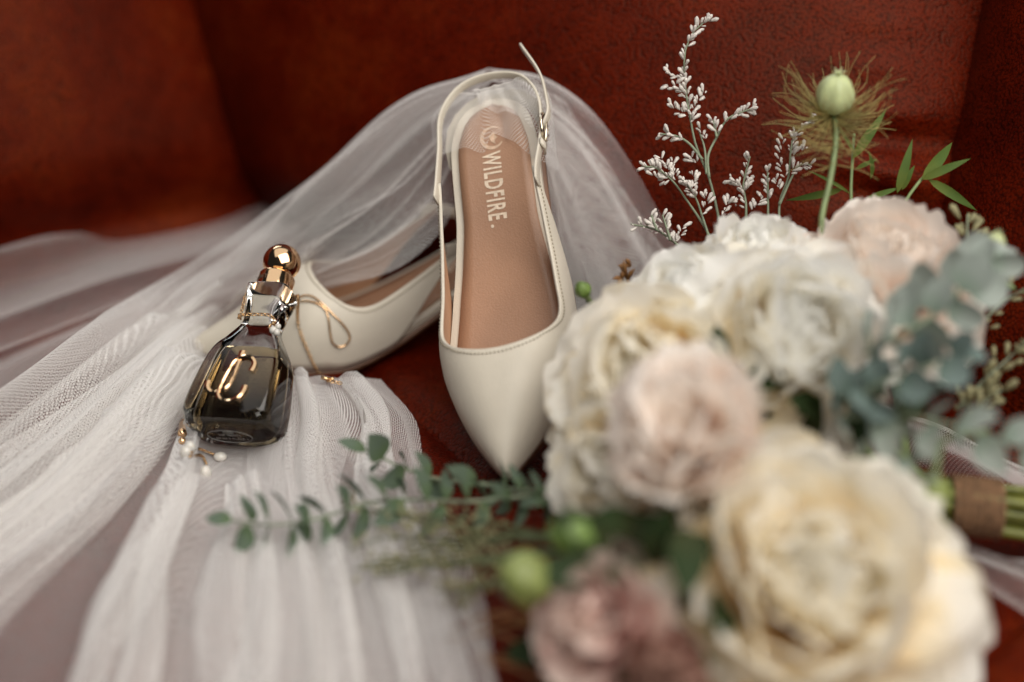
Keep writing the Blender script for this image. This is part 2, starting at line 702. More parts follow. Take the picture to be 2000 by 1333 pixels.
    for i in range(nh):
        t = i / (nh - 1)
        wy = 0.0235 * (1 - t) ** 1.6 + 0.0062
        wx = 0.030 * (1 - t) ** 1.9 + 0.0062
        cx = -SL * 0.872 - 0.004 * (1 - t) + 0.000 * t - 0.008 * t
        for j in range(nk):
            a = 2 * math.pi * j / nk
            px = cx + wx * math.cos(a)
            s = min(max(-px / SL, 0), 1)
            ztop = float(zb_f(s)) - 0.002
            V.append((px, wy * math.sin(a), ztop * (1 - t) + 0.001 * t))
    F = [(i * nk + k, i * nk + (k + 1) % nk, (i + 1) * nk + (k + 1) % nk, (i + 1) * nk + k) for i in range(nh - 1) for k in range(nk)]
    F.append(tuple((nh - 1) * nk + k for k in range(nk)))
    obj('heel', V, F, M_SHOE, root)
    # sling strap
    def flap(sd):
        y, z = sec(S_E, (th_low(S_E) + th_cut(S_E)) / 2)
        return np.array((-S_E * SL, sd * float(y), float(z)))
    zr = float(zb_f(1.0))
    c = [flap(-1) + (0.010, -.0002, -.0005), flap(-1), (-.82 * SL, -.0280, zr + st_h * .55), (-.93 * SL, -.0270, zr + st_h * .82), (-1.005 * SL, -.0165, zr + st_h * .97),
         (-1.028 * SL, 0, zr + st_h), (-1.005 * SL, .0185, zr + st_h * .97), (-.93 * SL, .0285, zr + st_h * .82), (-.82 * SL, .0295, zr + st_h * .55), flap(1), flap(1) + (0.010, .0002, -.0005)]
    pth = catmull(c, 90)
    wd = np.tile(np.array((0.25, 0, 1.0)), (90, 1))
    obj('sling_strap', *ribbon(pth, wd, 0.0062 + 0.0024 * np.abs(np.linspace(-1, 1, 90)) ** 6, 0.0015), M_SHOE, root)
    if buckle:
        bc = pth[71]
        tan = norm(pth[73] - pth[69])
        wdir = norm(np.array((0.25, 0, 1.0)) - tan * np.dot((0.25, 0, 1.0), tan))
        nd = norm(np.cross(tan, wdir))
        if nd[1] < 0:
            nd = -nd
        fr = [bc + nd * 0.0016 + tan * a + wdir * b for a, b in
              [(.0075 * math.cos(t) * (1 if abs(math.cos(t)) < .8 else 1), .0070 * math.sin(t)) for t in np.linspace(0, 2 * math.pi, 29)]]
        bk = obj('buckle', *tube(fr, 0.0010, 6, cap=False), M_BUCKLE, root)
        obj('prong', *tube([bc + nd * .0022 - tan * .008, bc + nd * .0028, bc + nd * .0024 + tan * .0098], 0.0008, 6), M_BUCKLE, bk)
        obj('strap_loop', *ribbon([bc + nd * .0010 + tan * .013 - wdir * .005, bc + nd * .0022 + tan * .013, bc + nd * .0010 + tan * .013 + wdir * .005], np.tile(tan, (3, 1)), 0.004, 0.0014), M_SHOE, root)
        # loose tail of the strap beyond the buckle
        tl = catmull([bc + nd * .0008, bc + nd * .004 - tan * .012, bc + nd * .0065 - tan * .030 + wdir * .002, bc + nd * .004 - tan * .060 + wdir * .000] if tail is None else [bc + nd * a - tan * b + wdir * c_ for a, b, c_ in tail], 26)
        obj('strap_tail', *ribbon(tl, np.tile(wdir, (26, 1)), 0.0056, 0.0014), M_SHOE, root)
    return root


# upright shoe, toe down towards the viewer, heel propped up
phi = R(25.5)
aR = (0.022, math.cos(phi), math.sin(phi))
SHOE_R = pose(G(1003, 958, 0.006), aR, (0, -math.sin(phi), math.cos(phi)), roll=R(-16))
shoe_r = make_shoe('slingback_shoe', SHOE_R, True,
                   s_t=0.262, tail=[(.0008, 0, 0), (.004, .008, .001), (.0035, .017, .002), (.0, .034, .004), (-.011, .056, .006)])
tag(shoe_r, 'ivory pointed slingback shoe facing the viewer, tan insole and buckled strap showing', 'shoe', 'pair of ivory slingback shoes')
# second shoe, toe to the left, lying on the seat behind the bottle
hd = R(19)
aL = (math.cos(hd), math.sin(hd), 0.0)
SHOE_L = pose(G(383, 712, 0.0), aL, (0, 0, 1), roll=R(4))
shoe_l = make_shoe('slingback_shoe', SHOE_L, False, st_h=0.006, s_t=0.325, hs=1.14)
tag(shoe_l, 'ivory pointed slingback shoe seen side-on behind the perfume bottle, half under veil', 'shoe', 'pair of ivory slingback shoes')
# ------------------------------------------------------------------ perfume bottle
def bottle_mats():
    m, nt, p, out = new_mat('smoked_glass')
    k = NT(nt)
    tc = k.n('ShaderNodeTexCoord')
    sx = k.n('ShaderNodeSeparateXYZ')
    k.l(tc.outputs['Object'], sx.inputs[0])
    t = k.math('DIVIDE', sx.outputs['Z'], 0.060)
    col = k.ramp(t, [(0.0, (0.20, 0.20, 0.195)), (0.25, (0.44, 0.43, 0.40)), (0.5, (0.72, 0.70, 0.65)), (0.85, (0.93, 0.93, 0.91)), (1.0, (0.96, 0.97, 0.97))])
    k.l(col, p.inputs['Base Color'])
    p.inputs['Roughness'].default_value = 0.0
    p.inputs['IOR'].default_value = 1.5
    p.inputs['Transmission Weight'].default_value = 1.0
    liq, nt, p, out = new_mat('dark_amber_perfume')
    k = NT(nt)
    tc = k.n('ShaderNodeTexCoord')
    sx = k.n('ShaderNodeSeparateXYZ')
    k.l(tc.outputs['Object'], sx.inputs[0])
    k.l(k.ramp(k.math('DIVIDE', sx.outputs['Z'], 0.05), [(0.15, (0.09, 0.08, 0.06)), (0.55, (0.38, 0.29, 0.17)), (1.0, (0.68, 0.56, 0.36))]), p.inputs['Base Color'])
    p.inputs['Roughness'].default_value = 0.0
    p.inputs['IOR'].default_value = 0.90
    p.inputs['Transmission Weight'].default_value = 1.0
    return m, liq


M_GLASS, M_LIQ = bottle_mats()
M_ETCH = simple('etched_print', (0.42, 0.41, 0.40), 0.6)
M_DARKPRINT = simple('engraved_letters', (0.10, 0.06, 0.035), 0.5)
M_TUBE = simple('dip_tube_plastic', (0.7, 0.7, 0.68), 0.3)


def loft(profile, nk=120, cap=True):
    """profile rows: z, half_x, half_y, exponent, y_offset"""
    V, F = [], []
    for z, hx, hy, n, yo in profile:
        for k in range(nk):
            t = 2 * math.pi * k / nk
            c, s = math.cos(t), math.sin(t)
            V.append((hx * math.copysign(abs(c) ** (2 / n), c), yo + hy * math.copysign(abs(s) ** (2 / n), s), z))
    m = len(profile)
    for i in range(m - 1):
        for k in range(nk):
            F.append((i * nk + k, i * nk + (k + 1) % nk, (i + 1) * nk + (k + 1) % nk, (i + 1) * nk + k))
    if cap:
        F.append(tuple(range(nk - 1, -1, -1)))
        F.append(tuple((m - 1) * nk + k for k in range(nk)))
    return V, F


aB = norm((0.165, 0.82, 0.53))
fB = np.array((0.0, -0.5, 0.86))
fB = norm(fB - aB * np.dot(fB, aB))
# turn about the axis so that the side towards the shoes shows
yaw = R(-13)
xB = np.cross(aB, -fB)           # local x with local -y = front
fB2 = math.cos(yaw) * fB - math.sin(yaw) * xB
xB2 = np.cross(aB, -fB2)
xB2 = -np.cross(-fB2, aB) if False else np.cross(-fB2, aB)
M_B = Matrix.Identity(4)
T_B = D(449, 853, 0.731)
for i in range(3):
    M_B[i][0], M_B[i][1], M_B[i][2], M_B[i][3] = xB2[i], -fB2[i], aB[i], T_B[i]
bottle = empty('perfume_bottle', M_B)
tag(bottle, 'dark smoked glass perfume bottle with gold ball cap and monogram, leaning on the shoe', 'perfume bottle')


def prof(rows, n=60):
    rows = np.array(rows, float)
    f = [pchip(rows[:, 0], rows[:, k]) for k in range(1, rows.shape[1])]
    # keep extra samples near the ends and creases
    z = np.unique(np.concatenate([np.linspace(rows[0, 0], rows[-1, 0], n), rows[:, 0]]))
    return [(a, *[float(g(a)) for g in f]) for a in z]


glass_rows = [(0.0, .0165, .0095, 3.6, 0), (.0008, .0200, .0128, 3.8, 0), (.0030, .0233, .0156, 4.0, 0), (.0062, .0246, .0168, 4.4, 0), (.0085, .0247, .0168, 6.5, 0),
              (.028, .0228, .0158, 8.0, 0), (.041, .0208, .0146, 8.0, 0), (.0485, .0186, .0134, 6.5, 0), (.0545, .0154, .0118, 4.4, 0), (.0600, .0120, .0100, 4.4, 0),
              (.0640, .0101, .0088, 4.4, 0), (.0665, .0097, .0086, 4.6, 0), (.077, .0109, .0097, 5.0, 0), (.0870, .0123, .0109, 5.2, 0), (.0883, .0123, .0109, 5.2, 0), (.0892, .0114, .0100, 4.6, 0)]
gb = obj('glass_body', *loft(prof(glass_rows, 70)), M_GLASS, bottle)
liq_rows = [(.0058, .0135, .0080, 3.6, 0), (.0068, .0168, .0105, 4, 0), (.010, .0184, .0118, 4.4, 0), (.028, .0172, .0112, 4.6, 0), (.040, .0154, .0104, 4.4, 0), (.0470, .0134, .0096, 4.2, 0), (.0473, .0130, .0092, 4.2, 0)]
liq = obj('perfume', *loft(prof(liq_rows, 40)), M_LIQ, bottle)
def front_y(x, z):
    f1 = pchip([r[0] for r in glass_rows], [r[1] for r in glass_rows])
    f2 = pchip([r[0] for r in glass_rows], [r[2] for r in glass_rows])
    f3 = pchip([r[0] for r in glass_rows], [r[3] for r in glass_rows])
    hx, hy, n = float(f1(z)), float(f2(z)), float(f3(z))
    return -hy * max(0.0, 1 - (abs(x) / hx) ** n) ** (1 / n)


# collar and ball cap
V, F = [], []
col_prof = [(.0889, .0098), (.0892, .0101), (.0975, .0101), (.0982, .0098), (.0984, .0088), (.0996, .0080), (.0997, .0074)]
nk = 40
for z, r in col_prof:
    for k in range(nk):
        V.append((r * math.cos(2 * math.pi * k / nk), r * math.sin(2 * math.pi * k / nk), z))
F = [(i * nk + k, i * nk + (k + 1) % nk, (i + 1) * nk + (k + 1) % nk, (i + 1) * nk + k) for i in range(len(col_prof) - 1) for k in range(nk)]
F += [tuple(range(nk - 1, -1, -1)), tuple((len(col_prof) - 1) * nk + k for k in range(nk))]
collar = obj('gold_collar', V, F, M_GOLD, bottle)
e = collar.modifiers.new('e', 'EDGE_SPLIT')
e.split_angle = R(40)
obj('ball_cap', *uvsphere((0, 0, .1082), .0105, 40, 26), M_GOLD, bottle)
for word, end in (('JIMMY', R(-90)), ('CHOO', R(125))):
    tv, tf = text_mesh(word, 0.0042, bold=0.00006, spacing=1.12)
    w = tv[:, 0].max()
    th = [end + (x - w) / 0.01025 for x in tv[:, 0]]
    obj('engraved_name', [(0.01022 * math.cos(t), 0.01022 * math.sin(t), .0917 + y) for t, y in zip(th, tv[:, 1])], tf, M_DARKPRINT, collar, smooth=False)


# gold monogram on the front
def mono(pts, w0, t, name, lift):
    P = np.array(pts, float) / 33.0 / 1000
    c = catmull(P, 64)
    tan = np.gradient(c, axis=0)
    tan /= np.linalg.norm(tan, axis=1)[:, None]
    nn = np.stack([-tan[:, 1], tan[:, 0]], 1)
    V = []
    zc = .0262
    for i in range(64):
        wv = w0[0] + (w0[1] - w0[0]) * abs(i / 63 * 2 - 1) ** 1.5
        for a, b in ((-.5, 0.0), (-.5, .62), (0.0, 1.0), (.5, .62), (.5, 0.0)):
            q = c[i] + nn[i] * wv * a
            V.append((q[0], front_y(0, zc + c[i][1]) - .0001 - lift - t * b, zc + q[1]))
    ns = 5
    F = [(i * ns + k, i * ns + k + 1, (i + 1) * ns + k + 1, (i + 1) * ns + k) for i in range(63) for k in range(ns - 1)]
    F += [(0, 1, 2, 3, 4), tuple(63 * ns + k for k in range(4, -1, -1))]
    return obj(name, V, F, M_GOLD, bottle, smooth=False)


J_ = [(48, 541), (40, 300), (28, -41), (0, -195), (-110, -300), (-230, -335), (-330, -290), (-385, -200), (-396, -99)]
C_ = [(345, 112), (362, 259), (262, 380), (110, 402), (-20, 310), (-75, 78), (-112, -180), (-112, -380), (-10, -490), (140, -505), (270, -420), (325, -290), (329, -182)]
jm = mono(J_, (.0021, .0032), .0011, 'monogram_letter', .0)
mono(C_, (.0018, .0030), .0012, 'monogram_letter', .0006)
tv, tf = text_mesh('JIMMY CHOO', 0.0018, bold=0.00002)
w = tv[:, 0].max()
obj('monogram_lettering', [(.0011 - (b - .0006), front_y(0, .0262) - .0001 - .00125,   .0262 - .0005 + a * 0.9) for a, b in tv], [f[::-1] for f in tf], M_DARKPRINT, jm, smooth=False)
# print on the base
tx = []
for body, size, yo in (('24P 1BP0T2', 0.0026, 0.0006), ('60 ml 2 FL.OZ e', 0.0028, -0.0032)):
    tv, tf = text_mesh(body, size)
    w = tv[:, 0].max()
    tx.append(([(a - w / 2 + .0005, -(b + yo), -.00012) for a, b in tv], tf))
th = np.linspace(0, 2 * math.pi, 41)
tx.append(tube([(.0125 * math.cos(t), .0066 * math.sin(t), -.0001) for t in th], .00012, 4, cap=False))
V, F = join(tx)
obj('base_print', V, F, M_ETCH, gb, smooth=False)
# ------------------------------------------------------------------ veil
def tulle_mat(name='ivory_tulle_net', r0=0.480, k0=0.38):
    m = bpy.data.materials.new(name)
    m.use_nodes = True
    nt = m.node_tree
    nt.nodes.clear()
    k = NT(nt)
    uv = k.n('ShaderNodeUVMap')

    def lattice(shift):
        a = k.n('ShaderNodeVectorMath', operation='MULTIPLY_ADD')
        k.l(uv.outputs[0], a.inputs[0])
        a.inputs[1].default_value = (1 / CELL, 1 / (CELL * 1.732), 0)
        a.inputs[2].default_value = shift
        f = k.n('ShaderNodeVectorMath', operation='FRACTION')
        k.l(a.outputs[0], f.inputs[0])
        s = k.n('ShaderNodeVectorMath', operation='MULTIPLY_ADD')
        k.l(f.outputs[0], s.inputs[0])
        s.inputs[1].default_value = (1, 1.732, 0)
        s.inputs[2].default_value = (-.5, -.866, 0)
        ln = k.n('ShaderNodeVectorMath', operation='LENGTH')
        k.l(s.outputs[0], ln.inputs[0])
        return ln.outputs['Value']
    CELL = 0.00165
    d = k.math('MINIMUM', lattice((0, 0, 0)), lattice((.5, .5, 0)))
    lw = k.n('ShaderNodeLayerWeight', Blend=0.5)
    # threads are round: seen at a slant the holes close up
    rad = k.math('SUBTRACT', r0, k.math('MULTIPLY', k.math('POWER', lw.outputs['Facing'], 2.0), k0))
    alpha = k.math('MULTIPLY', k.math('ADD', k.math('SUBTRACT', d, rad), 0.045), 11.0, clamp=True)
    dif = k.n('ShaderNodeBsdfDiffuse', Color=(0.97, 0.955, 0.935, 1))
    trl = k.n('ShaderNodeBsdfTranslucent', Color=(0.97, 0.955, 0.935, 1))
    mx = k.n('ShaderNodeMixShader')
    mx.inputs[0].default_value = 0.42
    k.l(dif.outputs[0], mx.inputs[1])
    k.l(trl.outputs[0], mx.inputs[2])
    tr = k.n('ShaderNodeBsdfTransparent')
    mm = k.n('ShaderNodeMixShader')
    k.l(alpha, mm.inputs[0])
    k.l(tr.outputs[0], mm.inputs[1])
    k.l(mx.outputs[0], mm.inputs[2])
    out = k.n('ShaderNodeOutputMaterial')
    k.l(mm.outputs[0], out.inputs['Surface'])
    return m


M_TULLE = tulle_mat()
M_TULLE1 = tulle_mat('single_tulle_net', 0.505, 0.30)
VEIL = []        # (verts, faces, uvs)


def wpt(p):
    """(px, py, z) on or above the seat; (px, py, 'd', depth) up on the hill"""
    if len(p) == 5:
        return np.array(p[:3], float)
    return D(p[0], p[1], p[3]) if len(p) == 4 else G(p[0], p[1], p[2])


def fold_fn(seed, n):
    """irregular gathers: ridges of mixed width that wander, fade in and fade out"""
    r = np.random.RandomState(seed)
    rid = []
    for k in range(int(n * 1.7)):
        big = r.rand() < .5
        rid.append((r.uniform(-.03, 1.03), (r.uniform(.4, 1.0) if big else r.uniform(.12, .32)) / n, (r.uniform(.6, 1.25) if big else r.uniform(.08, .36)),
                    r.uniform(-.5, .5) / n, r.uniform(0, 6.28), r.uniform(1.5, 4.5), r.uniform(-.3, .7), r.uniform(.35, 1.2), r.choice((-1, 1))))
    ph = r.uniform(0, 6.28, 6)

    def f(u, v):
        h = .25 * np.sin(6.28 * n * .22 * u + ph[0] + 1.5 * v) + .18 * np.sin(6.28 * n * .41 * u + ph[1] - 2.0 * v)
        lat = np.zeros_like(u)
        for c, w, a, dr, p, fv, v0, v1, sg in rid:
            x = (u - c - dr * np.sin(fv * v + p)) / w
            env = sstep(v0 - .25, v0 + .1, v) * (1 - .85 * sstep(v0 + v1, v0 + v1 + .5, v))
            g = np.exp(-np.abs(x) ** 1.6) * a * env
            h += g
            lat += sg * g * w * n
        return h, lat
    return f


def sheet(ribs, nu, nv, folds, amp, seed, lat=0.5, floor=0.0012, lift=0.0, direction=None, wavy=1.0, single=False):
    rb = [catmull([wpt(p) for p in r], nv) for r in ribs]
    rb = np.array(rb)                                  # ribs, nv, 3
    P = np.stack([catmull(rb[:, j], nu) for j in range(nv)], 1)   # nu, nv, 3
    U, W = np.meshgrid(np.linspace(0, 1, nu), np.linspace(0, 1, nv), indexing='ij')
    h, la = fold_fn(seed, folds)(U, W)
    du = np.gradient(P, axis=0)
    dv = np.gradient(P, axis=1)
    wlen = np.linalg.norm(du, axis=2) * nu              # local width of the whole sheet
    nrm = np.cross(du, dv)
    nrm /= np.maximum(np.linalg.norm(nrm, axis=2), 1e-9)[..., None]
    if np.mean(np.sum(nrm * (CAM - P), axis=2)) < 0:
        nrm = -nrm
    if direction is not None:
        nrm = np.tile(norm(direction), (nu, nv, 1))
    a = amp(U, W) if callable(amp) else amp
    rs = np.random.RandomState(seed + 500).uniform(0, 6.28, 6)
    wob = (.6 * np.sin(7 * W + rs[0]) + .3 * np.sin(13 * W + rs[1]))
    wob2 = (.6 * np.sin(6 * W + rs[3]) + .3 * np.sin(12 * W + rs[4]))
    edge = (wob * np.exp(-U / .05) - wob2 * np.exp(-(1 - U) / .05)) * .010 * sstep(.15, .5, W) * wavy
    tdir = du / np.maximum(np.linalg.norm(du, axis=2), 1e-9)[..., None]
    P = P + nrm * (a * h + lift)[..., None] + tdir * (lat * la * wlen / max(folds, 1) * 0.8 + edge)[..., None]
    if floor is not None:
        fl = seat_z(P[..., 0], P[..., 1]) + floor
        d = P[..., 2] - fl
        P[..., 2] = fl + np.where(d > 0.003, d, 0.003 * np.exp(np.minimum(d / 0.003 - 1, 0)))
    # uv in metres: cloth width is constant along the fall (gathered at the root)
    wid = np.percentile(wlen, 75)
    ln = np.linalg.norm(dv, axis=2).mean(0)
    vv = np.concatenate([[0], np.cumsum(ln[1:])])
    # true developed width incl. folds
    dl = np.linalg.norm(np.diff(P, axis=0), axis=2).mean(1)
    uu = np.concatenate([[0], np.cumsum(dl)])
    uv = np.stack(np.broadcast_arrays(uu[:, None], vv[None, :]), -1).reshape(-1, 2)
    # no two layers of net lie with their threads aligned
    q = rs[0] * 1.7
    uv = uv + .0012 * np.stack([np.sin(uv[:, 1] * 47 + rs[1]) + .6 * np.sin(uv[:, 0] * 83 + rs[2]), np.cos(uv[:, 0] * 53 + rs[3])], 1)
    uv = uv @ np.array(((math.cos(q), -math.sin(q)), (math.sin(q), math.cos(q))))
    VEIL.append((P.reshape(-1, 3), grid_faces(nu, nv), uv, single))
    return P


def rib_at(ribs, u, nv=40):
    rb = np.array([catmull([wpt(p) for p in r], nv) for r in ribs])
    k = u * (len(rb) - 1)
    i = min(int(k), len(rb) - 2)
    return rb[i] * (1 - k + i) + rb[i + 1] * (k - i)


def strands(ribs, us, seed, lift=.003, avoid=(2, 2), first=(0, 6)):
    """gathered runs of tulle lying along the fall"""
    r = np.random.RandomState(seed)
    for n_, u in enumerate(us):
        du = r.uniform(.025, .06)
        a, b_ = rib_at(ribs, max(u - du, 0)), rib_at(ribs, min(u + du, 1))
        i0 = int(r.uniform(14, 18)) if avoid[0] < u < avoid[1] else int(r.uniform(*first))
        i1 = 40
        a, b_ = a[i0:i1], b_[i0:i1]
        m_ = (a + b_) / 2
        t = np.linspace(0, 1, len(a))[:, None]
        pinch = .08 + .92 * t ** .8
        sw = .004 * np.sin(t * r.uniform(3, 7) + r.uniform(0, 6))
        a, b_ = m_ + (a - m_) * pinch + sw * RGT, m_ + (b_ - m_) * pinch + sw * RGT
        up = np.array((0, 0, 1.0)) * (.004 + .004 * np.sin(t * np.pi))
        sheet_world([a, (a + m_) / 2 + up * .8, m_ + up, (b_ + m_) / 2 + up * .6, b_], 40, 90, 2.6, .0045, seed + n_ * 7 + 1, lift=lift)


def sheet_world(arrs, *a, **kw):
    return sheet([[tuple(p) + ('w', 0) for p in arr] for arr in arrs], *a, **kw)


def ramp_amp(a0, a1, p=1.0):
    return lambda U, W: a0 + (a1 - a0) * W ** p


d_ = 'd'
hill = [
    [(980, 170, d_, .875), (830, 250, d_, .90), (680, 390, d_, .91), (540, 480, d_, .905), (380, 600, .006), (200, 730, .004), (0, 865, .004), (-160, 980, .004)],
    [(958, 137, d_, .838), (800, 205, d_, .845), (640, 350, d_, .855), (505, 480, d_, .862), (350, 600, .024), (180, 735, .014), (0, 875, .012), (-160, 990, .010)],
    [(945, 150, d_, .832), (800, 275, d_, .835), (680, 400, d_, .84), (560, 500, d_, .85), (420, 625, .014), (250, 780, .014), (60, 935, .012), (-130, 1075, .010)],
    [(930, 185, d_, .826), (830, 335, d_, .824), (725, 450, d_, .828), (595, 530, d_, .855), (470, 620, .004), (300, 800, .014), (110, 985, .012), (-120, 1150, .010)],
    [(915, 225, d_, .822), (860, 390, d_, .815), (765, 490, d_, .818), (615, 552, d_, .845), (500, 620, .003), (385, 668, .003), (340, 820, .010), (210, 985, .012), (20, 1140, .010), (-140, 1260, .008)],
    [(905, 265, d_, .818), (872, 425, d_, .808), (775, 520, d_, .812), (628, 562, d_, .84), (520, 620, .003), (400, 672, .002), (372, 730, .003), (366, 800, .006), (240, 990, .008), (50, 1160, .006), (-110, 1300, .006)],
]
sheet(hill, 340, 150, 11, ramp_amp(.0025, .015), 3)
sheet(hill[3:6], 120, 100, 5, ramp_amp(.003, .006), 61, lift=-.003)
strands(hill, (.24, .33, .42, .52, .61), 71, first=(17, 22))
sheet(hill[1:4], 200, 120, 7, ramp_amp(.004, .009), 11, lift=-0.006)
front = [
    [(395, 745, .004), (352, 860, .010), (330, 960, .014), (240, 1150, .012), (130, 1420, .010)],
    [(440, 760, .003), (400, 890, .004), (398, 960, .012), (360, 1150, .014), (310, 1420, .012)],
    [(500, 745, .003), (470, 900, .004), (470, 960, .012), (480, 1150, .014), (470, 1420, .012)],
    [(570, 738, .010), (585, 850, .013), (575, 960, .013), (610, 1150, .014), (640, 1420, .012)],
    [(640, 738, .011), (680, 820, .014), (685, 950, .012), (740, 1150, .012), (800, 1420, .010)],
    [(700, 740, .009), (768, 820, .010), (778, 920, .008), (845, 1120, .007), (930, 1420, .008)],
    [(748, 744, .005), (818, 830, .005), (832, 910, .003), (880, 1090, .003), (1030, 1420, .004)],
]
sheet(front, 340, 130, 11, ramp_amp(.0015, .015, 1.5), 5)
strands(front, (.03, .11, .30, .38, .55, .72, .80), 91, avoid=(.04, .46), lift=.0015)
sheet(front[2:5], 180, 90, 5, ramp_amp(.002, .006), 21, lift=-0.004)
back = [
    [(600, 392, .003), (400, 404, .003), (230, 432, .003), (60, 484, .003), (-140, 540, .003)],
    [(600, 425, .004), (420, 445, .005), (220, 495, .006), (0, 560, .006), (-150, 600, .005)],
    [(580, 470, .004), (400, 525, .003), (200, 600, .004), (0, 680, .004), (-150, 740, .004)],
    [(540, 545, .003), (380, 620, .003), (200, 715, .003), (0, 820, .003), (-150, 900, .003)],
    ]
sheet(back, 190, 90, 7, ramp_amp(.006, .012), 8, lat=.6, single=True)
under = [
    [(420, 690, .003), (250, 800, .003), (60, 930, .003), (-260, 1120, .003)],
    [(420, 780, .003), (270, 950, .003), (60, 1150, .003), (-300, 1420, .003)],
    [(450, 840, .003), (380, 1000, .003), (250, 1210, .003), (60, 1500, .003)],
    [(480, 860, .003), (460, 1000, .003), (440, 1210, .003), (420, 1500, .003)],
]
sheet(under, 120, 70, 4, ramp_amp(.002, .006), 14, lat=.3, single=True)
right = [
    [(985, 160, d_, .875), (1080, 185, d_, .88), (1180, 260, d_, .88), (1290, 370, d_, .87), (1400, 500, d_, .86), (1480, 640, d_, .84)],
    [(958, 137, d_, .838), (1055, 155, d_, .838), (1155, 220, d_, .838), (1265, 325, d_, .835), (1375, 455, d_, .83), (1450, 590, d_, .82)],
    [(975, 150, d_, .834), (1085, 205, d_, .828), (1180, 300, d_, .825), (1280, 420, d_, .82), (1380, 560, d_, .81), (1440, 690, d_, .80)],
    [(1000, 185, d_, .828), (1095, 285, d_, .820), (1165, 390, d_, .815), (1245, 510, d_, .81), (1320, 640, d_, .80), (1380, 760, .01)],
    [(1020, 250, d_, .824), (1085, 370, d_, .814), (1130, 480, d_, .81), (1180, 600, d_, .80), (1230, 720, d_, .79), (1270, 830, .006)],
    [(1040, 330, d_, .824), (1070, 450, d_, .815), (1095, 560, d_, .81), (1120, 680, d_, .80), (1140, 800, .008), (1150, 880, .004)],
]
sheet(right, 240, 100, 8, ramp_amp(.003, .007), 31)
sheet(right[1:6], 130, 80, 6, ramp_amp(.003, .006), 37, lift=-.006)
sheet(right[2:6], 110, 70, 5, ramp_amp(.003, .006), 39, lift=-.012)
sheet([[(1700, 775, .004), (1850, 850, .010), (1960, 905, .008), (2120, 985, .006)],
       [(1700, 810, .004), (1835, 880, .012), (1955, 945, .010), (2120, 1030, .006)],
       [(1700, 850, .004), (1820, 920, .006), (1950, 985, .004), (2120, 1080, .004)]], 70, 60, 4, .006, 41)
sheet([[(1820, 1050, .004), (1930, 1095, .008), (2030, 1140, .008), (2140, 1190, .006)],
       [(1800, 1085, .004), (1915, 1130, .006), (2015, 1195, .006), (2120, 1260, .004)]], 50, 50, 3, .004, 43)

# tulle pulled through the sling strap over the heel of the upright shoe
MR = np.array(SHOE_R)


def shoe_pt(u, v, lift):
    """u metres from the heel end towards the toe, v across"""
    s = 1 - u / SL
    z = float(zb_f(min(max(s, 0), 1.0))) + 0.0052 + lift
    if u < 0:
        z -= 1.2 * (-u)
    return (MR @ np.array((-SL + u, v, z, 1)))[:3]


def tuck(lower, v0, v1, n=(46, 34), seed=1, lift=.004, top=-0.012):
    P = np.zeros((*n, 3))
    r = np.random.RandomState(seed)
    ph = r.uniform(0, 6, 4)
    for i in range(n[0]):
        t = i / (n[0] - 1)
        v = v0 + (v1 - v0) * t
        ue = float(lower(t))
        for j in range(n[1]):
            q = j / (n[1] - 1)
            u = top + (ue - top) * q
            wv = .0016 * math.sin(14 * t + 5 * q + ph[0]) + .0010 * math.sin(31 * t - 4 * q + ph[1])
            k_ = float(sstep(-.012, .022, u))
            P[i, j] = shoe_pt(u, v * (.45 + .55 * k_), lift + wv * k_ + .003 * (abs(v) / .03) ** 2)
    uv = np.stack(np.meshgrid(np.linspace(0, abs(v1 - v0) * 1.2, n[0]), np.linspace(0, .06, n[1]), indexing='ij'), -1).reshape(-1, 2)
    VEIL.append((P.reshape(-1, 3), grid_faces(*n), uv, False))


tuck(pchip([0, .18, .40, .48, .75, 1], [.040, .036, .038, .029, .044, .058]), -.033, .036, seed=4, lift=.0030)
tuck(pchip([0, .12, .22, .5, .8, 1], [.000, .004, .014, .020, .036, .052]), -.016, .036, seed=9, lift=.0058)

V, F, UV, MI = [], [], [], []
for v, f, uv, sg in VEIL:
    MI += [1 if sg else 0] * len(f)
    o = len(V)
    V += [tuple(p) for p in v]
    F += [tuple(i + o for i in q) for q in f]
    UV += [tuple(p) for p in uv]
veil = obj('bridal_veil', V, F, [M_TULLE, M_TULLE1])
veil.data.polygons.foreach_set('material_index', MI)
lay = veil.data.uv_layers.new(name='net')
idx = np.zeros(len(veil.data.loops), dtype=np.int32)
veil.data.loops.foreach_get('vertex_index', idx)
lay.data.foreach_set('uv', np.array(UV, np.float32)[idx].ravel())
tag(veil, 'sheer ivory tulle bridal veil draped over the shoes and fanned across the leather seat', 'veil')
# ------------------------------------------------------------------ jewellery
def world_bvh(roots):
    dg = bpy.context.evaluated_depsgraph_get()
    V, F = [], []
    for r in roots:
        for o in [r] + list(r.children_recursive):
            if o.type != 'MESH':
                continue
            ev = o.evaluated_get(dg)
            me = ev.to_mesh()
            mw = np.array(o.matrix_world)
            off = len(V)
            co = np.array([v.co for v in me.vertices])
            co = co @ mw[:3, :3].T + mw[:3, 3]
            V += [tuple(c) for c in co]
            F += [tuple(i + off for i in p.vertices) for p in me.polygons]
            ev.to_mesh_clear()
    return BVHTree.FromPolygons(V, F)


bpy.context.view_layer.update()
BVH = world_bvh([shoe_l, shoe_r])


def on_shoe(px, py, gap=0.0012, fallback=0.83):
    d = ray(px, py)
    h = BVH.ray_cast(Vector(CAM), Vector(d))
    if h[0] is None:
        return D(px, py, fallback)
    p = np.array(h[0])
    return p - norm(d) * gap


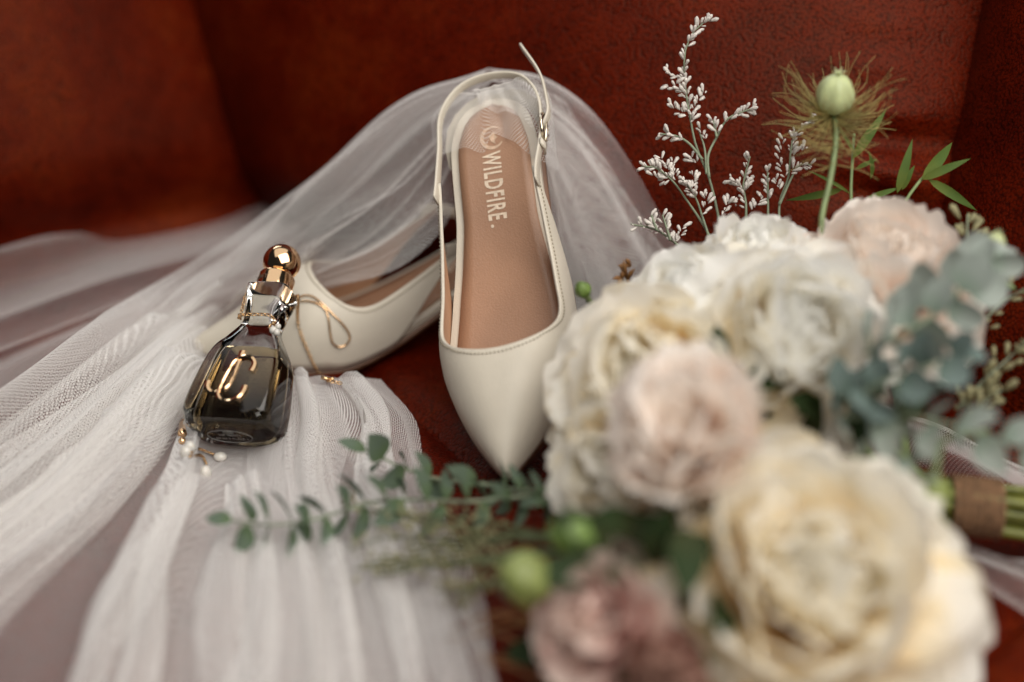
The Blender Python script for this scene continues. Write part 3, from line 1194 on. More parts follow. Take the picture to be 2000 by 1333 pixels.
def chain_links(path, pitch=0.0021, rl=0.0015, rw=0.0010, wire=0.00032):
    path = np.asarray(path, float)
    d = np.concatenate([[0], np.cumsum(np.linalg.norm(np.diff(path, axis=0), axis=1))])
    n = int(d[-1] / pitch)
    parts = []
    for i in range(n):
        s = i * pitch
        c = np.array([np.interp(s, d, path[:, k]) for k in range(3)])
        c2 = np.array([np.interp(min(s + .0008, d[-1]), d, path[:, k]) for k in range(3)])
        t = c2 - c
        t = norm(t) if np.linalg.norm(t) > 1e-9 else np.array((0, 0, 1.0))
        a = np.cross(t, (0.3, -.9, .4))
        a = norm(a)
        b = np.cross(t, a)
        if i % 2:
            a, b = (a + b) / 1.414, (b - a) / 1.414
        else:
            a, b = (a - b) / 1.414, (a + b) / 1.414
        ring = [c + t * rl * math.cos(q) + a * rw * math.sin(q) for q in np.linspace(0, 2 * math.pi, 9)]
        parts.append(tube(ring, wire, 4, cap=False))
    return join(parts)


# fine cable chain hung round the bottle neck and down over the shoe
MB = np.array(M_B)


def bl(x, y, z):
    return (MB @ np.array((x, y, z, 1)))[:3]


ck = [bl(.0125, -.012, .0600), bl(.0118, -.0108, .0640), bl(.0085, -.0112, .0668), bl(0, -.0108, .0675), bl(-.0090, -.0108, .0668), bl(-.0124, -.004, .0690), bl(-.0142, -.002, .0780),
      bl(-.0150, .000, .0880), bl(-.0110, .008, .0915), bl(.002, .0125, .0915), bl(.0120, .006, .0905), bl(.0152, .001, .0860)]
chain_hang = [on_shoe(*p) for p in ((582, 632), (591, 662), (603, 690), (614, 714), (626, 734))]
ck2 = catmull(ck, 160)
hang = catmull([ck[-1]] + chain_hang + [G(645, 745, .017), G(672, 750, .016)], 120)
neck = empty('gold_chain', loc=bl(0, -.011, .067))
tag(neck, 'fine gold chain wound round the perfume bottle neck and hanging against the ivory shoe', 'necklace')
no = np.array(neck.location)


def rel(vf, o):
    return [tuple(np.array(v) - o) for v in vf[0]], vf[1]


obj('neck_loop', *rel(chain_links(ck2), no), M_CHAIN, neck, kind='stuff')
obj('hanging_chain', *rel(chain_links(hang), no), M_CHAIN, neck, kind='stuff')
pc = bl(.0128, -.0128, .0590)
for k, (dx, dz, rr) in enumerate(((0.0012, -.0022, .0021), (.0036, -.0035, .0019), (.0034, .0002, .0016))):
    obj('seed_pearl', *rel(uvsphere(bl(.0128 + dx, -.0128, .0590 + dz), rr, 12, 9), no), M_PEARL, neck)
obj('ring_link', *rel(tube([pc + .0018 * (math.cos(q) * xB2 + math.sin(q) * aB) for q in np.linspace(0, 6.283, 15)], .0004, 5, cap=False), no), M_CHAIN, neck)
cl = G(634, 741, .0165)
obj('clasp', *rel(join([tube([cl + (-.002, 0, 0.001), cl + (.003, 0, 0)], .0010, 8), uvsphere(cl + np.array((.0042, 0, 0)), .0013, 8, 6)]), no), M_CHAIN, neck)

# smooth ear wire lying in a loop on the shoe
wp = [on_shoe(*p, gap=.0010) for p in ((580, 583), (596, 577), (612, 580), (630, 594), (648, 612), (668, 632), (681, 650), (683, 664), (674, 675), (661, 678), (650, 670), (645, 650), (642, 626), (636, 606), (620, 593), (600, 588), (586, 589))]
wp = [np.array(p) for p in wp]
wl = obj('gold_ear_wire', *tube(catmull(wp, 110), .00062, 7), M_GOLD)
c0 = np.mean([np.array(v.co) for v in wl.data.vertices], axis=0)
wl.data.transform(Matrix.Translation(-Vector(c0)))
wl.location = c0
tag(wl, 'smooth thin gold wire bent into a teardrop loop on the side-on shoe', 'earring')

# pearl earring by the base of the bottle
er = empty('pearl_earring', loc=G(364, 880, .012))
tag(er, 'gold and white pearl drop earring lying on the veil beside the bottle base', 'earring')
eo = np.array(er.location)


VB = world_bvh([veil, bottle])


def V0(p, z):
    h = VB.ray_cast(Vector(CAM), Vector(ray(*p)))
    if h[0] is None:
        return G(p[0], p[1], z)
    return np.array(h[0]) - norm(ray(*p)) * .0036


p1, p2 = V0((357, 826), .022), V0((356, 848), .019)
obj('post', *rel(join([tube([p1 + (.0005, 0, .002), p1], .0007, 7), tube(catmull([p1, p1 * .5 + p2 * .5, p2], 6), [.0020, .0021, .0021, .0021, .0022, .0024], 12)]), eo), M_GOLD, er)
obj('gold_bead', *rel(uvsphere(V0((356, 862), .018), .0020, 16, 12), eo), M_GOLD, er)
for (px, py), z, rr, sc in (((364, 884), .016, .0034, (1, .92, 1.05)), ((371, 872), .0175, .0027, (1, 1, 1)), ((430, 893), .014, .0030, (1.15, .95, .9)), ((402, 923), .014, .0033, (.9, 1, 1.15))):
    obj('pearl', *rel(uvsphere(V0((px, py), z), rr, 20, 14, sc), eo), M_PEARL, er)
obj('chain_strand', *rel(chain_links(catmull([V0((374, 884), .0165), V0((390, 877), .0185), V0((408, 884), .0185), V0((424, 890), .016)], 60), .0013, .0009, .0007, .00026), eo), M_CHAIN, er, kind='stuff')
obj('chain_strand', *rel(chain_links(catmull([V0((370, 892), .0165), V0((382, 890), .0185), V0((396, 892), .018), V0((405, 910), .016)], 60), .0013, .0009, .0007, .00026), eo), M_CHAIN, er, kind='stuff')
# ------------------------------------------------------------------ bouquet
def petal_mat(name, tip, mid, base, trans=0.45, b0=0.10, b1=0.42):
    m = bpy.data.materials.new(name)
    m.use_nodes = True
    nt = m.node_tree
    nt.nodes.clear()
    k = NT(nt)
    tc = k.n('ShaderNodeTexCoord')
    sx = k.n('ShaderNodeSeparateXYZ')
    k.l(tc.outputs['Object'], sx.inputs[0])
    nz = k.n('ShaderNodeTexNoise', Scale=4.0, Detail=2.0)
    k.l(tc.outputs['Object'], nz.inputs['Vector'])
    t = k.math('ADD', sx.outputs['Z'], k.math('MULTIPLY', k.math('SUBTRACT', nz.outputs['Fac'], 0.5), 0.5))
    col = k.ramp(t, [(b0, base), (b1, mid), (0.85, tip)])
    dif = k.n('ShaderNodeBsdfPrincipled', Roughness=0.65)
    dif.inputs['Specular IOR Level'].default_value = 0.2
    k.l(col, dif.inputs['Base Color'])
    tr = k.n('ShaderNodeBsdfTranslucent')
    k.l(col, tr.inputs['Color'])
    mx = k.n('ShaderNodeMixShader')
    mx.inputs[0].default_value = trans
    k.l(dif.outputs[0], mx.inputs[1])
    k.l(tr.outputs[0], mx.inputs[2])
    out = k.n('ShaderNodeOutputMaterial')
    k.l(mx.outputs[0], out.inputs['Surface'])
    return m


def leaf_mat(name, c1, c2, rough=0.5, trans=0.2):
    return petal_mat(name, c1, c1, c2, trans, 0.0, 0.5)


M_CREAM = petal_mat('cream_petal', (0.975, 0.945, 0.87), (0.965, 0.865, 0.65), (0.93, 0.62, 0.25), b0=0.14, b1=0.55)  # natural golden base, deepened to paint in the warm glow between petals
M_WHITE = petal_mat('white_petal', (0.975, 0.97, 0.945), (0.965, 0.91, 0.78), (0.93, 0.62, 0.26), b0=0.12, b1=0.48)  # gold at the root also carries painted warm light from inside the bloom
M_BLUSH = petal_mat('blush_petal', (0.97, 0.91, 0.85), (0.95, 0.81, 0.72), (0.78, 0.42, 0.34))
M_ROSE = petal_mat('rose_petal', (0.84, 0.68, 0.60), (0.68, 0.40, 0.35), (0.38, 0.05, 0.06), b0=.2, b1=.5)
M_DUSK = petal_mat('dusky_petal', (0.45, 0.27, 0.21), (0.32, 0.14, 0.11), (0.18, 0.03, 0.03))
M_EUC = leaf_mat('eucalyptus_leaf', (0.125, 0.17, 0.12), (0.12, 0.18, 0.08))
M_EUCB = leaf_mat('silver_eucalyptus_leaf', (0.38, 0.43, 0.39), (0.27, 0.35, 0.28))
M_EUCT = leaf_mat('blue_eucalyptus_leaf', (0.15, 0.20, 0.185), (0.11, 0.16, 0.13))
M_GREEN = leaf_mat('green_leaf', (0.10, 0.165, 0.035), (0.17, 0.21, 0.04), trans=.35)
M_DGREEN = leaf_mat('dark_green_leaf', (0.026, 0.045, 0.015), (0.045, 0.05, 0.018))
M_STEM = simple('green_stem', (0.20, 0.26, 0.11), 0.5, noise_scale=80)
M_STEMG = simple('grey_green_stem', (0.22, 0.26, 0.17), 0.55, noise_scale=80)
M_STALK = simple('cut_flower_stem', (0.16, 0.17, 0.03), 0.45, noise_scale=120, noise_amt=.4)
M_POD = simple('pale_green_pod', (0.52, 0.58, 0.30), 0.45, noise_scale=120, noise_amt=.15, sss=.2)
M_PODG = simple('green_pod', (0.22, 0.26, 0.075), 0.45, noise_scale=140, noise_amt=.25)
M_PODD = simple('dark_green_bud', (0.14, 0.22, 0.05), 0.5, noise_scale=140, noise_amt=.25)
M_BRACT = simple('bract_fibre', (0.33, 0.27, 0.09), 0.6, noise_scale=60, noise_amt=.5)
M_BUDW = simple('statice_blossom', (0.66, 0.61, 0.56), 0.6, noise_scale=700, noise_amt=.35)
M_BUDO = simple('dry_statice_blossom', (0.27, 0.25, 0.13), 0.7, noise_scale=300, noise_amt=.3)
M_DGSTEM = simple('dark_green_stem', (0.07, 0.085, 0.03), 0.6)
M_TWINE = simple('jute_twine', (0.22, 0.12, 0.06), 0.85, noise_scale=300, noise_amt=.35, bump=.6, bump_scale=1500)
M_DRY = simple('dry_brown_twig', (0.22, 0.10, 0.03), 0.7, noise_scale=90, noise_amt=.4)

TW = D(1905, 990, 0.655)
bouquet = empty('bridal_bouquet', loc=(float(TW[0]), float(TW[1]), 0.0))
tag(bouquet, 'bridal bouquet of cream and blush peonies with eucalyptus, tied with jute twine', 'bouquet')
BO = np.array(bouquet.location)


def bobj(name, V, F, mat, parent=None, **kw):
    """part given in world coordinates under the bouquet (or under one of its parts, same origin)"""
    V = [tuple(np.array(v) - BO) for v in V]
    return obj(name, V, F, mat, parent or bouquet, **kw)


# ---- petals
def petal_mesh(name, mat, seed, bow, cup, width, ruffle, nu=13, nv=8):
    r = random.Random(seed)
    V = []
    ph = [r.uniform(0, 6.28) for _ in range(6)]
    notch = [r.uniform(-.06, .03) for _ in range(nu)]
    for i in range(nu):
        y = 2 * i / (nu - 1) - 1
        for j in range(nv):
            t = j / (nv - 1)
            W = width * (0.16 + 0.84 * math.sin(math.pi * min(1, t * 0.62 + .03)) ** 0.9) * (1 - .22 * max(0, t - .8) / .2)
            # rounded, nicked outer edge
            L = t * (1 - 0.16 * abs(y) ** 2.4 * t) + (notch[i] * t ** 5)
            yy = y * W * .5
            x = bow * L ** 2 - cup * (y * y) * W * (0.3 + .7 * t)
            x += ruffle * t ** 2.5 * (math.sin(7 * y + ph[0]) * .6 + math.sin(12 * y + ph[1]) * .45)
            x += .03 * math.sin(5 * t + ph[2]) * t
            zz = L * (1 - .16 * abs(bow) * L)
            yy += ruffle * .4 * t ** 3 * math.sin(9 * t + ph[3])
            V.append((x, yy, zz))
    me = bpy.data.meshes.new(name)
    me.from_pydata(V, [], grid_faces(nu, nv))
    me.update()
    me.polygons.foreach_set('use_smooth', [True] * len(me.polygons))
    me.materials.append(mat)
    return me


PM = {}


def petals_for(mat):
    if mat.name not in PM:
        PM[mat.name] = {
            'guard': [petal_mesh('petal', mat, s, -.10 + .12 * (s % 3), .14, 1.16, .05) for s in range(4)],
            'mid': [petal_mesh('petal', mat, 10 + s, -.40 - .08 * (s % 3), .20, 1.06, .045) for s in range(5)],
            'broad': [petal_mesh('petal', mat, 30 + s, -.22 - .08 * (s % 3), .17, .98, .045) for s in range(6)],
            'inner': [petal_mesh('petal', mat, 20 + s, -.20 - .07 * (s % 3), .20, .72, .06) for s in range(5)],
        }
    return PM[mat.name]


def frame(axis, spin=0.0):
    z = norm(axis)
    h = np.array((0, 0, 1.0)) if abs(z[2]) < .9 else np.array((1.0, 0, 0))
    x = norm(np.cross(h, z))
    y = np.cross(z, x)
    c, s = math.cos(spin), math.sin(spin)
    return np.stack([c * x + s * y, -s * x + c * y, z], 1)


RINGS = [  # kind, count, tilt deg, length, radial offset
    ('guard', 7, 96, 1.28, .05), ('guard', 7, 80, 1.22, .05), ('guard', 7, 66, 1.17, .05), ('mid', 7, 55, 1.16, .05),
    ('broad', 8, 44, 1.12, .05), ('broad', 7, 32, 1.08, .04), ('broad', 6, 20, 1.02, .03), ('inner', 5, 9, .98, .02)]
RINGS_FULL = [('guard', 8, 102, 1.36, .05), ('guard', 8, 86, 1.28, .05), ('guard', 8, 72, 1.22, .05), ('broad', 9, 60, 1.19, .05), ('broad', 9, 48, 1.15, .05),
              ('broad', 8, 36, 1.11, .05), ('broad', 7, 25, 1.06, .04), ('inner', 7, 14, 1.0, .03), ('inner', 4, 5, .95, .02)]
RINGS_LOOSE = [('guard', 5, 88, 1.45, .05), ('guard', 5, 62, 1.35, .05), ('guard', 6, 42, 1.25, .05), ('mid', 6, 26, 1.2, .05), ('inner', 6, 12, 1.1, .03)]
RINGS_CUP = [('guard', 6, 44, 1.18, .06), ('guard', 6, 33, 1.28, .06), ('guard', 6, 23, 1.30, .05), ('guard', 5, 14, 1.26, .04), ('broad', 5, 7, 1.12, .03)]
RINGS_BUD = [('guard', 6, 42, 1.15, .05), ('mid', 8, 34, 1.30, .06), ('mid', 8, 24, 1.30, .05), ('mid', 7, 15, 1.25, .04), ('inner', 7, 8, 1.10, .03)]


def peony(px, py, depth, rad, axis, mat, label, seed, rings=RINGS, stem=True, name='peony', inner_mat=None):
    r = random.Random(seed)
    c = D(px, py, depth)
    ax = norm(axis)
    base = c - ax * rad * 0.55
    Mw = frame(ax, r.uniform(0, 6))
    parts = [uvsphere(base - ax * rad * .02, rad * .16, 12, 8)]
    if stem:
        mid = base - ax * rad * .9 + np.array((0.02, 0.0, -0.01))
        mid[2] = max(mid[2], 0.012)
        e = TW + np.array((-.03, r.uniform(-.012, .012), r.uniform(-.010, .012)))
        parts.append(tube(catmull([base, mid, e], 14), .0026, 6))
    fl = bobj(name, *join(parts), M_STEM)
    fl['label'] = label
    off = base - BO
    for kind, n, tilt, ln, ro in rings:
        ms = petals_for(inner_mat if (inner_mat and kind == 'inner') else mat)[kind]
        a0 = r.uniform(0, 6.28)
        for k in range(n):
            az = a0 + 2 * math.pi * k / n + r.uniform(-.28, .28)
            tl = R(tilt + r.uniform(-13, 13))
            sc = rad * ln * r.uniform(.86, 1.12)
            Rz = Matrix.Rotation(az, 4, 'Z')
            Ry = Matrix.Rotation(tl, 4, 'Y')
            Rt = Matrix.Rotation(r.uniform(-.45, .45), 4, 'Z')
            M = Matrix.Translation(Vector(off)) @ Matrix([list(row) + [0] for row in Mw] + [[0, 0, 0, 1]]) @ Rz @ Matrix.Translation((ro * rad, 0, 0)) @ Ry @ Rt @ Matrix.Diagonal((sc, sc * r.uniform(.85, 1.1), sc, 1))
            o = link('petal', r.choice(ms), fl)
            o.matrix_local = M
    return fl


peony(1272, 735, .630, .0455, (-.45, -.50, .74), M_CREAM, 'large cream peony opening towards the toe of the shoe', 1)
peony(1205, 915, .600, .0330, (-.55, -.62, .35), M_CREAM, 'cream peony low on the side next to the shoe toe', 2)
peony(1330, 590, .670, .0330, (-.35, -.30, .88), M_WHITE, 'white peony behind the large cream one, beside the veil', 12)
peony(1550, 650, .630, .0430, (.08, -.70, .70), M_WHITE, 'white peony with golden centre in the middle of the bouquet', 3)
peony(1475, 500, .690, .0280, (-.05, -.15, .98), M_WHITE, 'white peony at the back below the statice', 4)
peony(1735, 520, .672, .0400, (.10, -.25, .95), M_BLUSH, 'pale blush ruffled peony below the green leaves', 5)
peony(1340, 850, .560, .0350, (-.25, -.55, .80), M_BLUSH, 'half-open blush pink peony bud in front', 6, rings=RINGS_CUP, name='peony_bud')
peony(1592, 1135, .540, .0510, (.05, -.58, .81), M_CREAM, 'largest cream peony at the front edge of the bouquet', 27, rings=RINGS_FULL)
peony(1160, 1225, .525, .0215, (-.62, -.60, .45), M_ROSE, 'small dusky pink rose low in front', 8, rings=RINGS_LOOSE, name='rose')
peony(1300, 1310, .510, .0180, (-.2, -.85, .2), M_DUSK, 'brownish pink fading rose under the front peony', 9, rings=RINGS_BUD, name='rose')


# ---- leaves
def leaf_mesh(name, mat, shape, seed=0, nu=5, nv=8):
    r = random.Random(seed)
    V = []
    for i in range(nu):
        y = 2 * i / (nu - 1) - 1
        for j in range(nv):
            t = j / (nv - 1)
            if shape == 'round':
                W = .86 * math.sqrt(max(0, 1 - (2 * t - 1.0) ** 2)) ** .9
            elif shape == 'oval':
                W = .50 * math.sin(math.pi * t ** .85) ** .8
            else:
                W = .20 * math.sin(math.pi * t ** .75) ** .9
            V.append(((.28 if shape == 'lance' else .10) * t * t - .16 * W * y * y - .015 * (1 - abs(y)), y * W * .5, t))
    me = bpy.data.meshes.new(name)
    me.from_pydata(V, [], grid_faces(nu, nv))
    me.update()
    me.polygons.foreach_set('use_smooth', [True] * len(me.polygons))
    me.materials.append(mat)
    return me


LM = {(m.name, s): [leaf_mesh('leaf', m, s, k) for k in range(2)] for m in (M_EUC, M_EUCB, M_EUCT, M_GREEN, M_DGREEN) for s in ('round', 'oval', 'lance')}


def put_leaf(parent, base, direction, size, mat, shape, face=(0, -.4, 1), width=1.0, twist=0.0):
    z = norm(direction)
    f = np.array(face, float)
    x = f - z * np.dot(f, z)
    x = norm(x) if np.linalg.norm(x) > 1e-6 else norm(np.cross(z, (1, 0, 0)))
    y = np.cross(z, x)
    c, s = math.cos(twist), math.sin(twist)
    x, y = c * x + s * y, -s * x + c * y
    M = Matrix.Identity(4)
    b = np.array(base) - BO
    for i in range(3):
        M[i][0], M[i][1], M[i][2], M[i][3] = -x[i] * size, -y[i] * size * width, z[i] * size, b[i]
    o = link('leaf', rnd.choice(LM[(mat.name, shape)]), parent)
    o.matrix_local = M
    return o


def sprig(pts, n, size, mat, shape, label, name='eucalyptus_sprig', stem_r=.0011, stem_mat=None, spread=70, size_end=.7, width=1.0, seed=1, opposite=True, updir=(0, -.3, 1), grow=(1, 1)):
    r = random.Random(seed)
    P = catmull(pts, 60)
    st = bobj(name, *tube(P, np.linspace(stem_r, stem_r * .5, 60), 6), stem_mat or M_STEMG)
    st['label'] = label
    for k in range(n):
        t = (k + .4) / n
        i = min(int(t * 59), 57)
        tan = norm(P[min(i + 2, 59)] - P[max(i - 1, 0)])
        side = norm(np.cross(tan, updir))
        up = np.cross(side, tan)
        phase = (k % 2) * 90 + r.uniform(-25, 25)
        for sg in ((1, -1) if opposite else (1 if k % 2 else -1,)):
            a = R(phase)
            out = (math.cos(a) * side + math.sin(a) * up) * sg
            sp = R(spread + r.uniform(-14, 14))
            d = math.cos(sp) * tan + math.sin(sp) * out
            sz = size * (1 + (size_end - 1) * t) * r.uniform(.82, 1.15) * (.6 + .4 * min(1, t * 2.5) if grow[0] < 1 else 1)
            put_leaf(st, P[i] + out * stem_r * .6, d, sz, mat, shape, face=tan * -.8 + np.array((0, -.3, .5)) * r.uniform(.2, 1), width=width * (grow[0] + (grow[1] - grow[0]) * t) * r.uniform(.85, 1.1), twist=r.uniform(-.4, .4))
    # tip leaf
    put_leaf(st, P[-1], norm(P[-1] - P[-4]), size * size_end * .8, mat, shape, width=width)
    return st


# sprigs that reach out over the veil
sprig([G(1080, 985, .045), G(1040, 970, .039), G(920, 980, .035), G(810, 977, .033), G(735, 980, .031), G(655, 1003, .030), G(590, 1020, .030), G(520, 1026, .030), G(455, 1018, .031)],
      17, .0205, M_EUC, 'oval', 'long grey-green eucalyptus sprig reaching across the veil', seed=3, width=1.2, size_end=.8, grow=(.5, 1.35))
sprig([G(1070, 960, .045), G(1010, 958, .037), G(940, 946, .033), G(860, 937, .031), G(795, 918, .031), G(750, 897, .035), G(716, 882, .039)],
      8, .0195, M_EUC, 'oval', 'shorter grey-green eucalyptus sprig ending near the veil edge', seed=5, width=1.0, size_end=.95, grow=(.5, 1.4))
# silvery eucalyptus on the stem side
sprig([D(1690, 690, .605), D(1770, 650, .595), D(1840, 600, .60), D(1900, 540, .615), D(1945, 500, .63)], 9, .0220, M_EUCB, 'round', 'silvery eucalyptus sprig beside the blush peony', seed=8, size_end=.8)
sprig([D(1640, 790, .60), D(1720, 750, .58), D(1800, 720, .575), D(1880, 700, .58)], 8, .0210, M_EUCT, 'round', 'blue-green eucalyptus sprig in the middle of the stem side', seed=9)
sprig([D(1640, 820, .60), D(1740, 810, .585), D(1850, 830, .575), D(1960, 860, .575), D(2060, 890, .58)], 10, .0205, M_EUCB, 'oval', 'silvery eucalyptus sprig hanging over the twine', seed=10, width=1.3, size_end=.95)
sprig([D(1700, 850, .60), D(1765, 890, .585), D(1805, 950, .58), D(1815, 1000, .58)], 5, .0190, M_EUCB, 'oval', 'small eucalyptus sprig dropping beside the front peony', seed=12, width=1.2)

# willow-like green leaves at the back
gl = bobj('leafy_twig', *join([tube(catmull([D(1668, 470, .72), D(1662, 380, .735), D(1665, 310, .745), D(1668, 262, .75)], 16), .0009, 5),
                              tube(catmull([D(1740, 470, .72), D(1765, 400, .735), D(1800, 350, .745), D(1822, 330, .75)], 16), .0009, 5)]), M_STEM)
gl['label'] = 'fresh green twigs with narrow leaves behind the blush peony'
for (bx, by), (tx, ty), w in (((1664, 312), (1733, 213), 1.2), ((1650, 368), (1538, 398), 1.0), ((1662, 380), (1590, 330), .6), ((1752, 378), (1784, 276), 1.3), ((1762, 372), (1782, 322), 2.0), ((1800, 350), (1874, 272), 1.5),
                              ((1800, 352), (1893, 308), 1.3), ((1812, 350), (1912, 410), 1.2), ((1672, 330), (1712, 310), 1.6), ((1690, 390), (1760, 365), 1.2), ((1668, 300), (1640, 240), .8), ((1700, 350), (1712, 305), 1.4)):
    a, b = D(bx, by, .742), D(tx, ty, .735 + rnd.uniform(-.012, .012))
    put_leaf(gl, a, b - a, float(np.linalg.norm(b - a)), M_GREEN, 'lance', face=(rnd.uniform(-.9, .9), -1, .3), width=w * .68)

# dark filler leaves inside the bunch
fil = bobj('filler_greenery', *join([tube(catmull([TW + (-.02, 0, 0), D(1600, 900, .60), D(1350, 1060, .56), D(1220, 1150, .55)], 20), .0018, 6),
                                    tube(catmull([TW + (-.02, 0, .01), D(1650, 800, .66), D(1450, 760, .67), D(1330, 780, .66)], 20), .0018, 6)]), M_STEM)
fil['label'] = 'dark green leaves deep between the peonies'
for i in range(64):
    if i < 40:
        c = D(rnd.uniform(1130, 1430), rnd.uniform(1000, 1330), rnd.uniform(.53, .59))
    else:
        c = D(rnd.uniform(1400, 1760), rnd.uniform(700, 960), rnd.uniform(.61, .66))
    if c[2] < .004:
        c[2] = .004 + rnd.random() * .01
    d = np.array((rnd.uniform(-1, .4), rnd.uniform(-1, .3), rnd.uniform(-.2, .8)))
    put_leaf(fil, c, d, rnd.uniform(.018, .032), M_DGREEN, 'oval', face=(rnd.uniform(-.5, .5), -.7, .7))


# ---- pods
def pod(px, py, depth, r, axis, mat, label, ridges=6, name='seed_pod', stem_to=None):
    c = D(px, py, depth)
    Fm = frame(axis)
    V = []
    nu, nv = 36, 14
    for i in range(nu):
        th = 2 * math.pi * i / nu
        for j in range(nv):
            p = math.pi * j / (nv - 1)
            rr = r * math.sin(p) * (1 + .07 * math.cos(ridges * th) * math.sin(p)) * (1 - .10 * math.cos(p))
            V.append(c + Fm @ np.array((rr * math.cos(th), rr * math.sin(th), r * 1.16 * math.cos(p))))
    parts = [(V, grid_faces(nu, nv, True))]
    ax = norm(axis)
    for k in range(5):
        th = 2 * math.pi * k / 5
        e = Fm @ np.array((math.cos(th), math.sin(th), 0))
        parts.append(tube([c + ax * r * 1.12, c + ax * r * 1.35 + e * r * .10, c + ax * r * 1.45 + e * r * .35], [r * .07, r * .05, r * .03], 5))
    o = bobj(name, *join(parts), mat)
    o['label'] = label
    bobj('stem', *tube(catmull([c - ax * r * 1.1] + (stem_to if stem_to else [c - ax * r * 3, c - ax * r * 4 + np.array((.02, .01, -.01))]), 16), .0015, 6), M_STEM, o)
    return o, c, Fm


po, c, Fm = pod(1632, 184, .705, .0092, (-.02, -.25, .97), M_POD, 'pale green pod in a halo of thread-like bracts at the top', stem_to=[D(1634, 260, .705), D(1622, 350, .70), D(1605, 430, .695), D(1610, 560, .68)])
hair = []
for k in range(190):
    th = rnd.uniform(0, 6.283)
    el = rnd.uniform(-.75, .75)
    ln = rnd.uniform(.016, .034)
    d0 = Fm @ np.array((math.cos(th) * math.cos(el), math.sin(th) * math.cos(el), math.sin(el) - .25))
    d1 = norm(d0 + Fm @ np.array((0, 0, rnd.uniform(.1, .9))))
    b = c + Fm @ np.array((0, 0, -.0108)) + d0 * .002
    p1 = b + norm(d0) * ln * .45
    p2 = p1 + d1 * ln * .35
    p3 = p2 + norm(d1 + np.array((rnd.uniform(-.9, .9), rnd.uniform(-.5, .5), rnd.uniform(-.3, .9)))) * ln * .3
    hair.append(tube(catmull([b, p1, p2, p3], 9), np.linspace(.00030, .00012, 9), 4))
for k in range(26):   # lower feathery leaves under the pod
    b = D(1630 + rnd.uniform(-4, 4), rnd.uniform(260, 330), .704)
    th = rnd.uniform(0, 6.283)
    e = np.array((math.cos(th), math.sin(th) * .5, rnd.uniform(-.2, .6)))
    hair.append(tube(catmull([b, b + e * .012, b + e * .022 + np.array((0, 0, rnd.uniform(-.006, .006)))], 7), np.linspace(.0003, .00012, 7), 4))
bobj('thread_bracts', *join(hair), M_BRACT, po, kind='stuff')
pod(1024, 1130, .535, .0100, (-.55, -.5, .65), M_PODG, 'round yellow-green pod low in front of the shoe toe')
pod(1118, 1040, .540, .0085, (-.6, -.6, .4), M_PODD, 'green pod tucked under the cream peony')
pod(1388, 702, .585, .0058, (-.1, -.5, .85), M_PODD, 'small green bud in front of the golden-centred peony', name='flower_bud')
pod(1815, 968, .580, .0080, (-.3, -.6, -.6), M_PODG, 'pale green bud beside the front peony', name='flower_bud')
pod(1942, 476, .655, .0050, (.1, -.2, .95), M_POD, 'yellow-green bud standing above the silvery eucalyptus', name='flower_bud')
pod(1138, 566, .70, .0040, (-.4, -.4, .8), M_PODD, 'tiny green bud peeping out beside the shoe', name='flower_bud')


# ---- statice sprays
def blossoms(path, n, size, jitter, seed, side=0.9):
    r = random.Random(seed)
    P = catmull(path, 40)
    parts = []
    for k in range(n):
        t = (k + r.random() * .8) / n
        i = min(int(t * 39), 37)
        tan = norm(P[i + 2] - P[i])
        rr = np.array([r.gauss(0, 1) for _ in range(3)])
        rr = norm(rr - tan * np.dot(rr, tan))
        d = norm(tan * .75 + rr * side + np.array((0, 0, .35)))
        b = P[i] + rr * jitter * r.random()
        L = size * r.uniform(.5, 1.4)
        parts.append(tube([b, b + d * L * .35, b + d * L * .8, b + d * L * 1.0], [L * .07, L * .17, L * .22, L * .07], 5))
    return join(parts)


def statice(stems, sprays, mat_b, label, size, rad=.0006, jitter=.0012, seed=0, stem_mat=None):
    st = bobj('statice_sprig', *join([tube(catmull(p, 24), np.linspace(rad * 1.5, rad * .7, 24), 5) for p in stems]), stem_mat or M_STEMG)
    st['label'] = label
    for k, (p, n) in enumerate(sprays):
        bobj('blossom_spray', *blossoms(p, n, size, jitter, seed + k), mat_b, st, kind='stuff')
    return st


def dz(pts, d):
    return [D(x, y, d + (k % 3 - 1) * .002) for k, (x, y) in enumerate(pts)]


main = dz([(1420, 520), (1403, 422), (1385, 348), (1360, 287), (1348, 230), (1338, 164), (1338, 102), (1356, 61), (1391, 33)], .765)
st = [main, dz([(1385, 348), (1383, 305), (1400, 268), (1422, 232), (1472, 211)], .763), dz([(1372, 312), (1345, 280), (1320, 266), (1290, 262)], .762), dz([(1400, 268), (1393, 236)], .763),
      dz([(1380, 340), (1376, 290), (1365, 255)], .764)]
sp = [(main[4:], 52), (dz([(1418, 240), (1440, 222), (1474, 210)], .763), 20), (dz([(1335, 272), (1312, 264), (1290, 262)], .762), 14), (dz([(1400, 262), (1392, 232)], .763), 9), (dz([(1348, 240), (1362, 200), (1380, 178)], .764), 16),
      (dz([(1345, 225), (1322, 215), (1308, 210)], .764), 12), (dz([(1342, 185), (1320, 170), (1300, 165)], .764), 12), (dz([(1338, 150), (1315, 148), (1300, 138)], .764), 10), (dz([(1378, 272), (1366, 250)], .764), 7), (dz([(1360, 318), (1350, 306)], .764), 6)]
statice(st, sp, M_BUDW, 'tallest white statice sprig standing beside the sheer veil', .0042, seed=50)
l1 = dz([(1400, 500), (1380, 450), (1342, 392), (1312, 352), (1280, 328), (1252, 326)], .760)
l2 = dz([(1390, 480), (1374, 430), (1358, 385), (1335, 352)], .758)
l3 = dz([(1370, 520), (1320, 476), (1283, 450), (1232, 438)], .752)
